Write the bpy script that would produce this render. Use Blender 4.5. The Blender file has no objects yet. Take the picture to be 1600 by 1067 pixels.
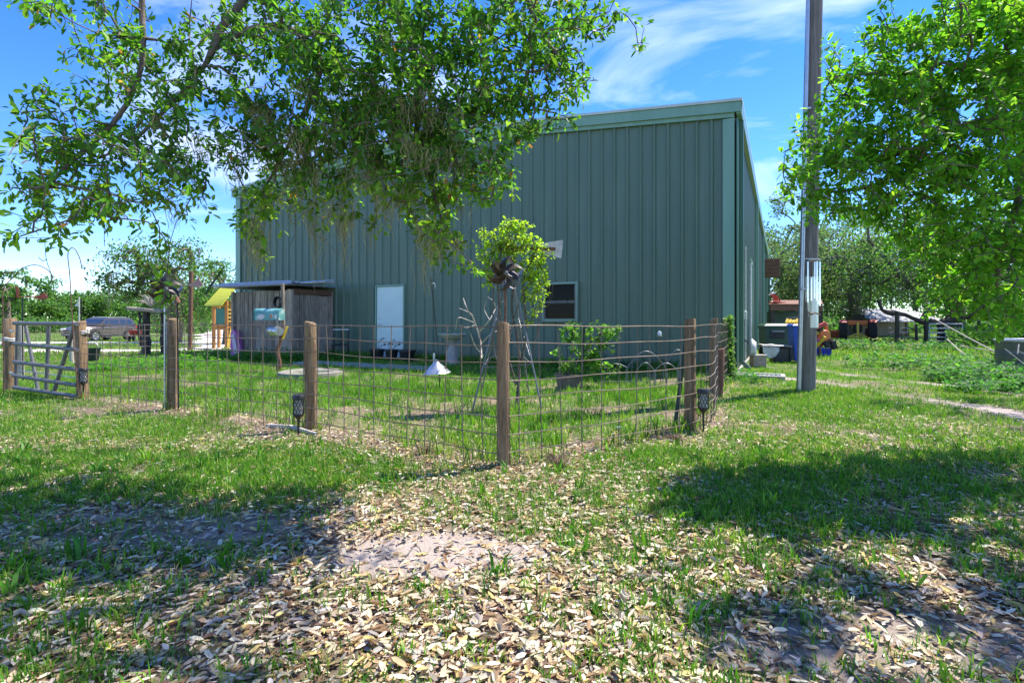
import bpy, math, random
import numpy as np
from mathutils import Vector, Matrix, Quaternion
random.seed(7)
rng = np.random.default_rng(11)
PI = math.pi
R = math.radians
scene = bpy.context.scene
COL = scene.collection

# ------------------------------------------------------------------ camera, sky, sun, exposure
F_PX, HOR, CAM_H = 817.0, 502.0, 1.1          # focal length and horizon row of a 1600 px wide picture, lens height
cam_d = bpy.data.cameras.new('camera')
cam_d.sensor_width = 36.0
cam_d.lens = 36.0 * F_PX / 1600.0
cam_d.shift_y = -(533.5 - HOR) / 1600.0
cam_d.clip_start, cam_d.clip_end = 0.05, 3000
cam = bpy.data.objects.new('camera', cam_d)
COL.objects.link(cam)
cam.location = (0, 0, CAM_H)
cam.rotation_euler = (R(90), 0, 0)
scene.camera = cam

SUN_EL, SUN_AZ = R(60), R(60)                  # azimuth counted from +Y towards +X
SUN_V = Vector((math.sin(SUN_AZ) * math.cos(SUN_EL), math.cos(SUN_AZ) * math.cos(SUN_EL), math.sin(SUN_EL)))
world = bpy.data.worlds.new('World')
scene.world = world
world.use_nodes = True
wn, wl = world.node_tree.nodes, world.node_tree.links
wn.clear()
wo = wn.new('ShaderNodeOutputWorld'); wb = wn.new('ShaderNodeBackground')
sky = wn.new('ShaderNodeTexSky'); sky.sky_type = 'NISHITA'; sky.sun_disc = False
sky.sun_elevation = SUN_EL; sky.sun_rotation = SUN_AZ
sky.air_density = 0.85; sky.dust_density = 0.0; sky.ozone_density = 4.5
hs = wn.new('ShaderNodeHueSaturation'); hs.inputs['Saturation'].default_value = 1.28; hs.inputs['Hue'].default_value = 0.515; hs.inputs['Value'].default_value = 0.9
wl.new(sky.outputs[0], hs.inputs['Color'])
tc = wn.new('ShaderNodeTexCoord'); sep = wn.new('ShaderNodeSeparateXYZ'); wl.new(tc.outputs['Generated'], sep.inputs[0])
def wmath(op, a, b):
    n = wn.new('ShaderNodeMath'); n.operation = op
    for i, v in enumerate((a, b)):
        if v is None: continue
        if isinstance(v, (int, float)): n.inputs[i].default_value = v
        else: wl.new(v, n.inputs[i])
    return n.outputs[0]
zz = wmath('ADD', wmath('MAXIMUM', sep.outputs['Z'], 0.0), 0.22)
comb = wn.new('ShaderNodeCombineXYZ')
wl.new(wmath('DIVIDE', sep.outputs['X'], zz), comb.inputs['X'])
wl.new(wmath('DIVIDE', sep.outputs['Y'], zz), comb.inputs['Y'])
wmap = wn.new('ShaderNodeMapping'); wl.new(comb.outputs[0], wmap.inputs[0])
wmap.inputs['Rotation'].default_value = (0, 0, R(20)); wmap.inputs['Scale'].default_value = (1.0, 1.9, 1.0)
wmap.inputs['Location'].default_value = (0.55, 0.2, 0)
cn = wn.new('ShaderNodeTexNoise'); cn.inputs['Scale'].default_value = 1.15; cn.inputs['Detail'].default_value = 9
cn.inputs['Roughness'].default_value = 0.57; cn.inputs['Distortion'].default_value = 0.55
wl.new(wmap.outputs[0], cn.inputs['Vector'])
cr = wn.new('ShaderNodeValToRGB'); cr.color_ramp.elements[0].position = 0.50; cr.color_ramp.elements[1].position = 0.80
wl.new(cn.outputs[0], cr.inputs[0])
cmix = wn.new('ShaderNodeMix'); cmix.data_type = 'RGBA'
wl.new(wmath('MULTIPLY', cr.outputs[0], wmath('MINIMUM', wmath('MULTIPLY', wmath('MAXIMUM', sep.outputs['Z'], 0.0), 3.2), 0.8)), cmix.inputs['Factor'])
wl.new(hs.outputs[0], cmix.inputs['A']); cmix.inputs['B'].default_value = (4.8, 5.1, 5.6, 1)
wl.new(cmix.outputs['Result'], wb.inputs['Color'])
wb.inputs['Strength'].default_value = 0.15
wl.new(wb.outputs[0], wo.inputs[0])

sun_d = bpy.data.lights.new('sun', 'SUN'); sun_d.energy = 3.9; sun_d.angle = R(0.53); sun_d.color = (1.0, 0.94, 0.85)
sun = bpy.data.objects.new('sun', sun_d); COL.objects.link(sun)
sun.rotation_euler = SUN_V.to_track_quat('Z', 'Y').to_euler(); sun.location = SUN_V * 40
vs = scene.view_settings
vs.view_transform = 'Standard'; vs.look = 'None'; vs.gamma = 1.0; vs.use_curve_mapping = False; vs.exposure = 1.4
scene.render.engine = 'CYCLES'
scene.cycles.max_bounces = 5; scene.cycles.diffuse_bounces = 3; scene.cycles.glossy_bounces = 2; scene.cycles.transmission_bounces = 3
scene.cycles.use_denoising = True

# ------------------------------------------------------------------ helpers
def smooth(t):
    t = np.clip(t, 0, 1); return t * t * (3 - 2 * t)
def gz(x, y):                                   # ground height: flat yard, the drive at the side lies a little lower
    s = smooth((np.asarray(y) - 16) / 20) * smooth((-np.asarray(x) - 5) / 10)
    return -0.28 * s
def W(px, py, Y):                               # measured picture point at distance Y -> place
    return Vector(((px - 800) / F_PX * Y, Y, CAM_H - (py - HOR) / F_PX * Y))
def G(px, py):                                  # picture point on the flat ground -> place
    Y = F_PX * CAM_H / (py - HOR)
    return Vector(((px - 800) / F_PX * Y, Y, 0))
def proj(p):
    p = np.atleast_2d(p); y = np.maximum(p[:, 1], 1e-3)
    px = 800 + F_PX * p[:, 0] / y; py = HOR - F_PX * (p[:, 2] - CAM_H) / y
    bad = p[:, 1] < 0.2
    px = np.where(bad, -9999, px); py = np.where(bad, -9999, py)
    return px, py
def vnoise(x, y, seed=0):                       # value noise 0..1
    x = np.asarray(x, float); y = np.asarray(y, float)
    xi = np.floor(x).astype(np.int64); yi = np.floor(y).astype(np.int64)
    xf = smooth(x - xi); yf = smooth(y - yi)
    def h(a, b):
        n = (a * 374761393 + b * 668265263 + seed * 974634777) & 0x7fffffff
        n = ((n ^ (n >> 13)) * 1274126177) & 0x7fffffff
        return ((n ^ (n >> 16)) & 0xffff) / 65535.0
    return (h(xi, yi) * (1 - xf) + h(xi + 1, yi) * xf) * (1 - yf) + (h(xi, yi + 1) * (1 - xf) + h(xi + 1, yi + 1) * xf) * yf
def fbm(x, y, seed=0):
    return 0.55 * vnoise(x, y, seed) + 0.3 * vnoise(x * 2.1 + 5, y * 2.1, seed + 1) + 0.15 * vnoise(x * 4.3, y * 4.3 + 9, seed + 2)

MATS = {}
def new_mat(name):
    m = bpy.data.materials.new(name); m.use_nodes = True
    MATS[name] = m
    return m, m.node_tree.nodes, m.node_tree.links, m.node_tree.nodes['Principled BSDF']
def pm(name, c1, c2=None, scale=8, rough=0.6, metal=0.0, bump=0.0, stretch=(1, 1, 1), c3=None, ramp=(0.35, 0.65), detail=6, bscale=None, spec=0.5, obj_random=0.0):
    m, n, l, b = new_mat(name)
    b.inputs['Roughness'].default_value = rough; b.inputs['Metallic'].default_value = metal
    b.inputs['Specular IOR Level'].default_value = spec
    if c2 is None: c2 = tuple(v * 0.8 for v in c1)
    t = n.new('ShaderNodeTexCoord'); mp = n.new('ShaderNodeMapping'); mp.inputs['Scale'].default_value = stretch
    l.new(t.outputs['Object'], mp.inputs[0])
    vec = mp.outputs[0]
    oi = n.new('ShaderNodeObjectInfo')
    av = n.new('ShaderNodeVectorMath'); av.operation = 'MULTIPLY_ADD'
    l.new(oi.outputs['Random'], av.inputs[0]); av.inputs[1].default_value = (37, 19, 53); l.new(vec, av.inputs[2])
    vec = av.outputs[0]
    nz = n.new('ShaderNodeTexNoise'); nz.inputs['Scale'].default_value = scale; nz.inputs['Detail'].default_value = detail; nz.inputs['Roughness'].default_value = 0.62
    l.new(vec, nz.inputs['Vector'])
    rp = n.new('ShaderNodeValToRGB'); e = rp.color_ramp.elements
    e[0].position, e[1].position = ramp
    e[0].color = (*c1, 1); e[1].color = (*c2, 1)
    if c3:
        x = rp.color_ramp.elements.new(min(ramp[1] + 0.12, 0.98)); x.color = (*c3, 1)
    l.new(nz.outputs[0], rp.inputs[0])
    out = rp.outputs[0]
    if obj_random:
        h2 = n.new('ShaderNodeHueSaturation')
        mr = n.new('ShaderNodeMapRange'); l.new(oi.outputs['Random'], mr.inputs[0])
        mr.inputs[3].default_value = 1 - obj_random; mr.inputs[4].default_value = 1 + obj_random
        l.new(mr.outputs[0], h2.inputs['Value']); l.new(out, h2.inputs['Color']); out = h2.outputs[0]
    l.new(out, b.inputs['Base Color'])
    if bump:
        nb = n.new('ShaderNodeTexNoise'); nb.inputs['Scale'].default_value = bscale or scale * 3; nb.inputs['Detail'].default_value = 5
        l.new(vec, nb.inputs['Vector'])
        bp = n.new('ShaderNodeBump'); bp.inputs['Strength'].default_value = bump; bp.inputs['Distance'].default_value = 0.02
        l.new(nb.outputs[0], bp.inputs['Height']); l.new(bp.outputs[0], b.inputs['Normal'])
    return m
def leafmat(name, rough=0.42, trans=0.42, spec=0.5, gain=(1.25, 1.35, 0.7)):
    m, n, l, b = new_mat(name)
    at = n.new('ShaderNodeAttribute'); at.attribute_name = 'col'
    l.new(at.outputs['Color'], b.inputs['Base Color'])
    b.inputs['Roughness'].default_value = rough; b.inputs['Specular IOR Level'].default_value = spec
    tr = n.new('ShaderNodeBsdfTranslucent')
    mu = n.new('ShaderNodeMix'); mu.data_type = 'RGBA'; mu.blend_type = 'MULTIPLY'; mu.inputs['Factor'].default_value = 1
    l.new(at.outputs['Color'], mu.inputs['A']); mu.inputs['B'].default_value = (*[g * 1.6 for g in gain], 1)
    l.new(mu.outputs['Result'], tr.inputs['Color'])
    mx = n.new('ShaderNodeMixShader'); mx.inputs[0].default_value = trans
    l.new(b.outputs[0], mx.inputs[1]); l.new(tr.outputs[0], mx.inputs[2])
    l.new(mx.outputs[0], n['Material Output'].inputs[0])
    return m

def prop(o, label=None, cat=None, group=None, kind=None):
    if label: o['label'] = label
    if cat: o['category'] = cat
    if group: o['group'] = group
    if kind: o['kind'] = kind
    return o
def empty(name, loc, rz=0, label=None, cat=None, group=None):
    o = bpy.data.objects.new(name, None); COL.objects.link(o)
    o.location = loc; o.rotation_euler = (0, 0, rz); o.empty_display_size = 0.1
    return prop(o, label, cat, group)
def link(name, me, parent=None, mat=None, world=False):
    if mat is not None and not me.materials: me.materials.append(mat if not isinstance(mat, str) else MATS[mat])
    o = bpy.data.objects.new(name, me); COL.objects.link(o)
    if parent is not None:
        o.parent = parent
        if world: o.matrix_parent_inverse = root_inv(parent)
    return o
def root_inv(p):
    m = Matrix.Translation(p.location) @ p.rotation_euler.to_matrix().to_4x4()
    q = p
    while q.parent is not None:
        q = q.parent
        m = Matrix.Translation(q.location) @ q.rotation_euler.to_matrix().to_4x4() @ m
    return m.inverted()
def fast_mesh(name, V, F, col=None, smooth_=False):
    me = bpy.data.meshes.new(name)
    V = np.ascontiguousarray(V, np.float32); F = np.ascontiguousarray(F, np.int32)
    k = F.shape[1]
    me.vertices.add(len(V)); me.vertices.foreach_set('co', V.ravel())
    me.loops.add(F.size); me.loops.foreach_set('vertex_index', F.ravel())
    me.polygons.add(len(F)); me.polygons.foreach_set('loop_start', np.arange(0, F.size, k, dtype=np.int32))
    me.update(calc_edges=True)
    if smooth_: me.polygons.foreach_set('use_smooth', np.ones(len(F), bool))
    if col is not None:
        a = me.attributes.new('col', 'FLOAT_COLOR', 'POINT')
        c = np.ones((len(V), 4), np.float32); c[:, :3] = col
        a.data.foreach_set('color', c.ravel())
    return me
def frame(d):
    d = Vector(d).normalized()
    u = d.cross(Vector((0, 0, 1)))
    if u.length < 1e-3: u = d.cross(Vector((0, 1, 0)))
    u.normalize(); return d, u, u.cross(d)
class MB:
    def __init__(s): s.v = []; s.f = []
    def add(s, vs, fs):
        o = len(s.v); s.v += [tuple(v) for v in vs]; s.f += [tuple(i + o for i in f) for f in fs]; return s
    def box(s, c, size, rz=0, ch=0.0, M=None):
        hx, hy, hz = (q / 2 for q in size)
        if ch <= 0:
            P = [(x, y, z) for z in (-hz, hz) for x, y in ((-hx, -hy), (hx, -hy), (hx, hy), (-hx, hy))]
            Fs = [(3, 2, 1, 0), (4, 5, 6, 7), (0, 1, 5, 4), (1, 2, 6, 5), (2, 3, 7, 6), (3, 0, 4, 7)]
        else:
            a = min(ch, hx * .9, hy * .9, hz * .9)
            ring = [(-hx + a, -hy), (hx - a, -hy), (hx, -hy + a), (hx, hy - a), (hx - a, hy), (-hx + a, hy), (-hx, hy - a), (-hx, -hy + a)]
            ins = [(x * (hx - a) / hx, y * (hy - a) / hy) for x, y in ring]
            P = [(x, y, -hz) for x, y in ins] + [(x, y, -hz + a) for x, y in ring] + [(x, y, hz - a) for x, y in ring] + [(x, y, hz) for x, y in ins]
            Fs = [tuple(range(7, -1, -1)), tuple(range(24, 32))]
            for k in range(3):
                for i in range(8):
                    j = (i + 1) % 8; Fs.append((k * 8 + i, k * 8 + j, k * 8 + 8 + j, k * 8 + 8 + i))
        c = Vector(c)
        if M is None: M = Matrix.Rotation(rz, 3, 'Z')
        return s.add([M @ Vector(p) + c for p in P], Fs)
    def bar(s, a, b, w, t, ch=0.0):             # rectangular bar from a to b
        a, b = Vector(a), Vector(b); d, u, n = frame(b - a)
        M = Matrix((u, n, d)).transposed()
        return s.box((a + b) / 2, (w, t, (b - a).length), M=M, ch=ch)
    def tube(s, pts, r, n=8, caps=True, r2=None):
        pts = [Vector(p) for p in pts]; m = len(pts)
        rs = r if isinstance(r, (list, tuple)) else [r + ((r2 - r) * i / (m - 1) if r2 is not None else 0) for i in range(m)]
        vs, fs = [], []
        pu = None
        for i, p in enumerate(pts):
            d = (pts[min(i + 1, m - 1)] - pts[max(i - 1, 0)])
            d, u, w = frame(d)
            if pu is not None:
                u = pu - d * pu.dot(d)
                if u.length < 1e-4: d, u, w = frame(d)
                u.normalize(); w = u.cross(d)
            pu = u
            for k in range(n):
                a = 2 * PI * k / n; vs.append(p + (u * math.cos(a) + w * math.sin(a)) * rs[i])
        for i in range(m - 1):
            for k in range(n):
                k2 = (k + 1) % n; fs.append((i * n + k, i * n + k2, (i + 1) * n + k2, (i + 1) * n + k))
        if caps: fs += [tuple(range(n)), tuple(range((m - 1) * n + n - 1, (m - 1) * n - 1, -1))]
        return s.add(vs, fs)
    def lathe(s, prof, c=(0, 0, 0), n=20, M=None, caps=True):
        c = Vector(c); vs, fs = [], []; m = len(prof)
        for r, z in prof:
            for k in range(n):
                a = 2 * PI * k / n; p = Vector((r * math.cos(a), r * math.sin(a), z))
                vs.append((M @ p if M else p) + c)
        for i in range(m - 1):
            for k in range(n):
                k2 = (k + 1) % n; fs.append((i * n + k, i * n + k2, (i + 1) * n + k2, (i + 1) * n + k))
        if caps: fs += [tuple(range(n - 1, -1, -1)), tuple(range((m - 1) * n, m * n))]
        return s.add(vs, fs)
    def prism(s, poly, t, M=None, c=(0, 0, 0)):  # polygon in local xz, thickness along y
        c = Vector(c); k = len(poly)
        P = [Vector((x, -t / 2, z)) for x, z in poly] + [Vector((x, t / 2, z)) for x, z in poly]
        P = [(M @ p if M else p) + c for p in P]
        fs = [tuple(range(k)), tuple(range(2 * k - 1, k - 1, -1))] + [((i + 1) % k, i, k + i, k + (i + 1) % k) for i in range(k)]
        return s.add(P, fs)
    def loft(s, secs):                           # rings of equal length
        n = len(secs[0]); vs = [p for q in secs for p in q]; fs = []
        for i in range(len(secs) - 1):
            for k in range(n):
                k2 = (k + 1) % n; fs.append((i * n + k, i * n + k2, (i + 1) * n + k2, (i + 1) * n + k))
        fs += [tuple(range(n - 1, -1, -1)), tuple(range((len(secs) - 1) * n, len(secs) * n))]
        return s.add(vs, fs)
    def mesh(s, name, angle=35):
        me = bpy.data.meshes.new(name); me.from_pydata(s.v, [], s.f); me.update()
        me.polygons.foreach_set('use_smooth', [True] * len(me.polygons))
        me.set_sharp_from_angle(angle=R(angle))
        return me
    def build(s, name, mat, parent=None, world=False, label=None, cat=None, group=None, kind=None):
        o = link(name, s.mesh(name), parent, mat, world)
        return prop(o, label, cat, group, kind)
def copy_tree(o, parent=None):
    c = o.copy(); COL.objects.link(c); c.parent = parent
    for ch in list(o.children): copy_tree(ch, c)
    return c
def arc(a, b, up, n=10):                          # points of a bow from a to b
    a, b, up = Vector(a), Vector(b), Vector(up)
    return [a.lerp(b, i / n) + up * math.sin(PI * i / n) for i in range(n + 1)]
def catmull(P, step=0.08):
    P = [Vector(p) for p in P]; out = []
    for i in range(len(P) - 1):
        p0, p1, p2, p3 = P[max(i - 1, 0)], P[i], P[i + 1], P[min(i + 2, len(P) - 1)]
        k = max(2, int((p2 - p1).length / step))
        for j in range(k):
            t = j / k
            out.append(0.5 * ((2 * p1) + (p2 - p0) * t + (2 * p0 - 5 * p1 + 4 * p2 - p3) * t * t + (3 * p1 - p0 - 3 * p2 + p3) * t ** 3))
    out.append(P[-1]); return out

# ------------------------------------------------------------------ materials
def wall_paint(name, c, c2, rough, dirt=0.35):
    m, n, l, b = new_mat(name)
    t = n.new('ShaderNodeTexCoord')
    nz = n.new('ShaderNodeTexNoise'); nz.inputs['Scale'].default_value = 1.3; nz.inputs['Detail'].default_value = 7
    mp = n.new('ShaderNodeMapping'); mp.inputs['Scale'].default_value = (3.0, 3.0, 0.35); l.new(t.outputs['Object'], mp.inputs[0]); l.new(mp.outputs[0], nz.inputs['Vector'])
    rp = n.new('ShaderNodeValToRGB'); rp.color_ramp.elements[0].position = .3; rp.color_ramp.elements[1].position = .72
    rp.color_ramp.elements[0].color = (*c, 1); rp.color_ramp.elements[1].color = (*c2, 1)
    l.new(nz.outputs[0], rp.inputs[0])
    # soil splash low on the sheets and fine chalky streaks
    sz_ = n.new('ShaderNodeSeparateXYZ'); l.new(t.outputs['Object'], sz_.inputs[0])
    ns = n.new('ShaderNodeTexNoise'); ns.inputs['Scale'].default_value = 5; ns.inputs['Detail'].default_value = 8; l.new(t.outputs['Object'], ns.inputs['Vector'])
    mr = n.new('ShaderNodeMapRange'); l.new(sz_.outputs['Z'], mr.inputs[0]); mr.inputs[1].default_value = 0.0; mr.inputs[2].default_value = 0.75; mr.inputs[3].default_value = 0.85; mr.inputs[4].default_value = -0.15
    mm = n.new('ShaderNodeMath'); mm.operation = 'MULTIPLY'; mm.use_clamp = True; l.new(mr.outputs[0], mm.inputs[0]); l.new(ns.outputs[0], mm.inputs[1])
    mxs = n.new('ShaderNodeMix'); mxs.data_type = 'RGBA'; l.new(mm.outputs[0], mxs.inputs['Factor']); l.new(rp.outputs[0], mxs.inputs['A']); mxs.inputs['B'].default_value = (0.20, 0.17, 0.13, 1)
    n3 = n.new('ShaderNodeTexNoise'); n3.inputs['Scale'].default_value = 3.5; n3.inputs['Detail'].default_value = 9; n3.inputs['Roughness'].default_value = .7
    mp3 = n.new('ShaderNodeMapping'); mp3.inputs['Scale'].default_value = (9, 9, .18); l.new(t.outputs['Object'], mp3.inputs[0]); l.new(mp3.outputs[0], n3.inputs['Vector'])
    r3 = n.new('ShaderNodeValToRGB'); r3.color_ramp.elements[0].position = .56; r3.color_ramp.elements[1].position = .8; r3.color_ramp.elements[1].color = (.35, .35, .35, 1); l.new(n3.outputs[0], r3.inputs[0])
    mx3 = n.new('ShaderNodeMix'); mx3.data_type = 'RGBA'; l.new(r3.outputs[0], mx3.inputs['Factor']); l.new(mxs.outputs['Result'], mx3.inputs['A']); mx3.inputs['B'].default_value = (0.26, 0.30, 0.28, 1)
    l.new(mx3.outputs['Result'], b.inputs['Base Color'])
    b.inputs['Roughness'].default_value = rough; b.inputs['Specular IOR Level'].default_value = 0.5
    n2 = n.new('ShaderNodeTexNoise'); n2.inputs['Scale'].default_value = 1.1; n2.inputs['Detail'].default_value = 2
    l.new(t.outputs['Object'], n2.inputs['Vector'])
    bp = n.new('ShaderNodeBump'); bp.inputs['Strength'].default_value = 0.25; bp.inputs['Distance'].default_value = 0.03
    l.new(n2.outputs[0], bp.inputs['Height']); l.new(bp.outputs[0], b.inputs['Normal'])
    return m
wall_paint('wall_green', (0.080, 0.134, 0.090), (0.104, 0.168, 0.114), 0.42)
wall_paint('trim_green', (0.15, 0.29, 0.205), (0.19, 0.34, 0.25), 0.38)
wall_paint('spout_green', (0.05, 0.15, 0.09), (0.07, 0.18, 0.11), 0.38)
wall_paint('roof_metal', (0.40, 0.47, 0.42), (0.5, 0.56, 0.5), 0.35)
pm('door_white', (0.64, 0.76, 0.70), (0.56, 0.69, 0.63), 2.5, 0.45, ramp=(.3, .8))
pm('white_paint', (0.72, 0.72, 0.69), (0.5, 0.49, 0.45), 9, 0.5)
pm('slab_grey', (0.17, 0.16, 0.13), (0.26, 0.245, 0.205), 9, 0.95, bump=.4)
pm('concrete', (0.42, 0.39, 0.34), (0.28, 0.26, 0.23), 7, 0.9, bump=0.4, c3=(0.48, 0.46, 0.41))
pm('post_wood', (0.12, 0.07, 0.035), (0.29, 0.19, 0.10), 5, 0.85, bump=0.7, stretch=(6, 6, 0.7), c3=(0.36, 0.29, 0.2), obj_random=.2)
pm('grey_wood', (0.17, 0.125, 0.09), (0.45, 0.365, 0.28), 4, 0.9, bump=0.7, stretch=(9, 9, 0.8), c3=(0.40, 0.37, 0.34), obj_random=.32)
pm('pale_wood', (0.34, 0.30, 0.25), (0.5, 0.45, 0.38), 9, 0.9, bump=0.5, stretch=(3, 3, 1), c3=(0.22, 0.19, 0.16))
pm('brown_wood', (0.12, 0.055, 0.03), (0.2, 0.1, 0.06), 6, 0.75, bump=0.3, stretch=(1, 6, 6))
pm('orange_wood', (0.42, 0.17, 0.035), (0.52, 0.25, 0.06), 6, 0.6, bump=0.2, stretch=(5, 5, 1))
pm('pole_wood', (0.12, 0.105, 0.092), (0.25, 0.22, 0.19), 4, 0.9, bump=0.8, stretch=(10, 10, 0.5), c3=(0.27, 0.24, 0.2), bscale=9)
pm('bark', (0.085, 0.068, 0.05), (0.2, 0.165, 0.125), 16, 0.95, bump=0.9, stretch=(1, 1, .5), c3=(0.28, 0.26, 0.22))
pm('dark_bark', (0.03, 0.024, 0.018), (0.085, 0.07, 0.055), 9, 0.95, bump=0.8, stretch=(1, 1, .5))
pm('rust', (0.11, 0.05, 0.03), (0.25, 0.12, 0.07), 30, 0.8, c3=(0.34, 0.24, 0.18), metal=.1)
pm('wire_rust', (0.13, 0.095, 0.07), (0.26, 0.20, 0.15), 6, 0.65, c3=(0.42, 0.37, 0.33), metal=.25)
pm('red_rust', (0.30, 0.055, 0.03), (0.40, 0.10, 0.05), 20, 0.7)
pm('galv', (0.42, 0.44, 0.45), (0.55, 0.57, 0.58), 12, 0.36, metal=.75, ramp=(.3, .7))
pm('gate_grey', (0.10, 0.10, 0.10), (0.15, 0.15, 0.15), 10, 0.5, metal=.15, c3=(0.22, 0.2, 0.18))
pm('chrome', (0.7, 0.71, 0.72), (0.6, 0.61, 0.62), 10, 0.15, metal=1.0)
pm('black_metal', (0.014, 0.014, 0.014), (0.03, 0.028, 0.026), 25, 0.5, metal=.3)
pm('dark_iron', (0.045, 0.038, 0.034), (0.085, 0.07, 0.058), 22, 0.5, metal=.5, c3=(0.16, 0.09, 0.055))
pm('tpost_green', (0.012, 0.028, 0.02), (0.025, 0.045, 0.032), 20, 0.6, metal=.2)
pm('black_plastic', (0.012, 0.012, 0.012), (0.022, 0.022, 0.022), 12, 0.45)
pm('rubber', (0.014, 0.014, 0.014), (0.03, 0.028, 0.026), 14, 0.85, bump=.3)
pm('cart_green', (0.022, 0.065, 0.045), (0.035, 0.085, 0.06), 5, 0.5)
pm('bin_blue', (0.008, 0.06, 0.42), (0.012, 0.085, 0.5), 4, 0.45)
pm('crate_blue', (0.015, 0.03, 0.35), (0.02, 0.05, 0.42), 6, 0.5)
pm('yellow', (0.62, 0.42, 0.03), (0.7, 0.5, 0.06), 8, 0.5)
pm('canopy_yellow', (0.55, 0.55, 0.03), (0.64, 0.62, 0.05), 3, 0.65, bump=.15)
pm('canopy_green', (0.01, 0.12, 0.09), (0.015, 0.16, 0.12), 5, 0.6)
pm('red_paint', (0.42, 0.03, 0.018), (0.5, 0.06, 0.03), 9, 0.45, c3=(0.3, 0.09, 0.05))
pm('orange_paint', (0.6, 0.12, 0.02), (0.68, 0.18, 0.04), 9, 0.5)
pm('pink', (0.55, 0.2, 0.38), (0.45, 0.12, 0.42), 6, 0.5, c3=(0.6, 0.4, 0.5))
pm('rose_metal', (0.36, 0.2, 0.17), (0.44, 0.27, 0.22), 10, 0.6, metal=.2)
pm('suv_paint', (0.13, 0.11, 0.10), (0.155, 0.13, 0.115), 3, 0.25, metal=.55)
pm('cloth', (0.62, 0.6, 0.55), (0.42, 0.4, 0.36), 14, 0.95, bump=.4)
pm('grey_tarp', (0.15, 0.15, 0.155), (0.27, 0.27, 0.27), 3, 0.55, stretch=(8, 1, 1), metal=.2)
pm('tank_grey', (0.13, 0.14, 0.15), (0.2, 0.21, 0.22), 6, 0.5, metal=.5, c3=(0.26, 0.26, 0.26))
pm('sand', (0.58, 0.50, 0.42), (0.70, 0.63, 0.55), 6, 0.95, bump=.4, c3=(0.48, 0.40, 0.31), bscale=40)
pm('bath_stone', (0.40, 0.39, 0.27), (0.56, 0.54, 0.43), 9, 0.9, bump=.4, c3=(0.5, 0.48, 0.42))
pm('terracotta', (0.12, 0.09, 0.075), (0.18, 0.14, 0.11), 10, 0.85, bump=.3)
pm('soil', (0.035, 0.024, 0.016), (0.07, 0.05, 0.035), 30, 0.95, bump=.6)
pm('mail_paint', (0.06, 0.20, 0.19), (0.15, 0.35, 0.33), 7, 0.5, c3=(0.5, 0.54, 0.5), ramp=(.3, .55))
pm('mail_pink', (0.6, 0.45, 0.5), (0.68, 0.6, 0.62), 25, 0.55)
pm('mail_orange', (0.5, 0.13, 0.05), (0.56, 0.22, 0.1), 25, 0.55)
m, n, l, b = new_mat('glass_dark'); b.inputs['Base Color'].default_value = (0.006, 0.008, 0.009, 1); b.inputs['Roughness'].default_value = 0.08; b.inputs['Specular IOR Level'].default_value = 0.06
m, n, l, b = new_mat('car_glass'); b.inputs['Base Color'].default_value = (0.02, 0.03, 0.045, 1); b.inputs['Roughness'].default_value = 0.05; b.inputs['Specular IOR Level'].default_value = 0.8
m, n, l, b = new_mat('lamp_red'); b.inputs['Base Color'].default_value = (0.45, 0.02, 0.02, 1); b.inputs['Roughness'].default_value = 0.15
m, n, l, b = new_mat('lamp_clear'); b.inputs['Base Color'].default_value = (0.7, 0.72, 0.74, 1); b.inputs['Roughness'].default_value = 0.12
leafmat('oak_leaf', 0.5, 0.5, 0.3, (1.35, 1.4, 0.6))
leafmat('far_leaf', 0.65, 0.40, 0.2)
leafmat('grass_blade', 0.5, 0.32, 0.35, (1.2, 1.3, 0.6))
leafmat('dry_leaf', 0.62, 0.12, 0.3, (1.1, 1.0, 0.85))
leafmat('vine_leaf', 0.55, 0.45, 0.2)
leafmat('moss', 0.95, 0.25, 0.05, (1, 1, 1))
# ------------------------------------------------------------------ layout shared by ground cover and objects
CORNER = Vector((4.70, 11.04, 0)); BROT = R(-27.17)
E_DIR = Vector((-math.sin(BROT), math.cos(BROT), 0)); X_DIR = Vector((math.cos(BROT), math.sin(BROT), 0))
BL, BD, EAVE, PITCH = 16.15, 33.6, 5.40, 1 / 12
POSTS = [(-6.17, 7.5), (-4.22, 6.5), (-2.04, 5.29), (-0.06, 4.0), (1.80, 5.29), (3.10, 8.0), (4.00, 9.8)]
FENCE_LINE = [(-7.97, 8.3)] + POSTS + [(4.5, 10.8)]
def blocal(x, y):                                 # building frame coordinates of a ground point
    dx, dy = x - CORNER.x, y - CORNER.y
    return dx * X_DIR.x + dy * X_DIR.y, dx * E_DIR.x + dy * E_DIR.y
def fence_dist(x, y):
    best = np.full(np.shape(x), 99.0)
    for (ax, ay), (bx, by) in zip(FENCE_LINE[:-1], FENCE_LINE[1:]):
        vx, vy = bx - ax, by - ay; t = np.clip(((x - ax) * vx + (y - ay) * vy) / (vx * vx + vy * vy), 0, 1)
        best = np.minimum(best, np.hypot(x - ax - t * vx, y - ay - t * vy))
    return best
def in_yard(x, y):
    fx = np.array([p[0] for p in FENCE_LINE]); fy = np.array([p[1] for p in FENCE_LINE])
    return (y > np.interp(x, fx, fy)) & (x < 4.4) & (x > -7.9)
def in_building(x, y):
    lx, ly = blocal(x, y); return (lx < 0.05) & (lx > -BL - .05) & (ly > -0.05) & (ly < BD + .05)
TRACKS = [[G(1262, 576), G(1330, 586), G(1420, 596), G(1520, 606), G(1640, 622)],
          [G(1215, 590), G(1290, 597), G(1360, 610), G(1450, 625), G(1545, 640), G(1660, 668)]]
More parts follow.
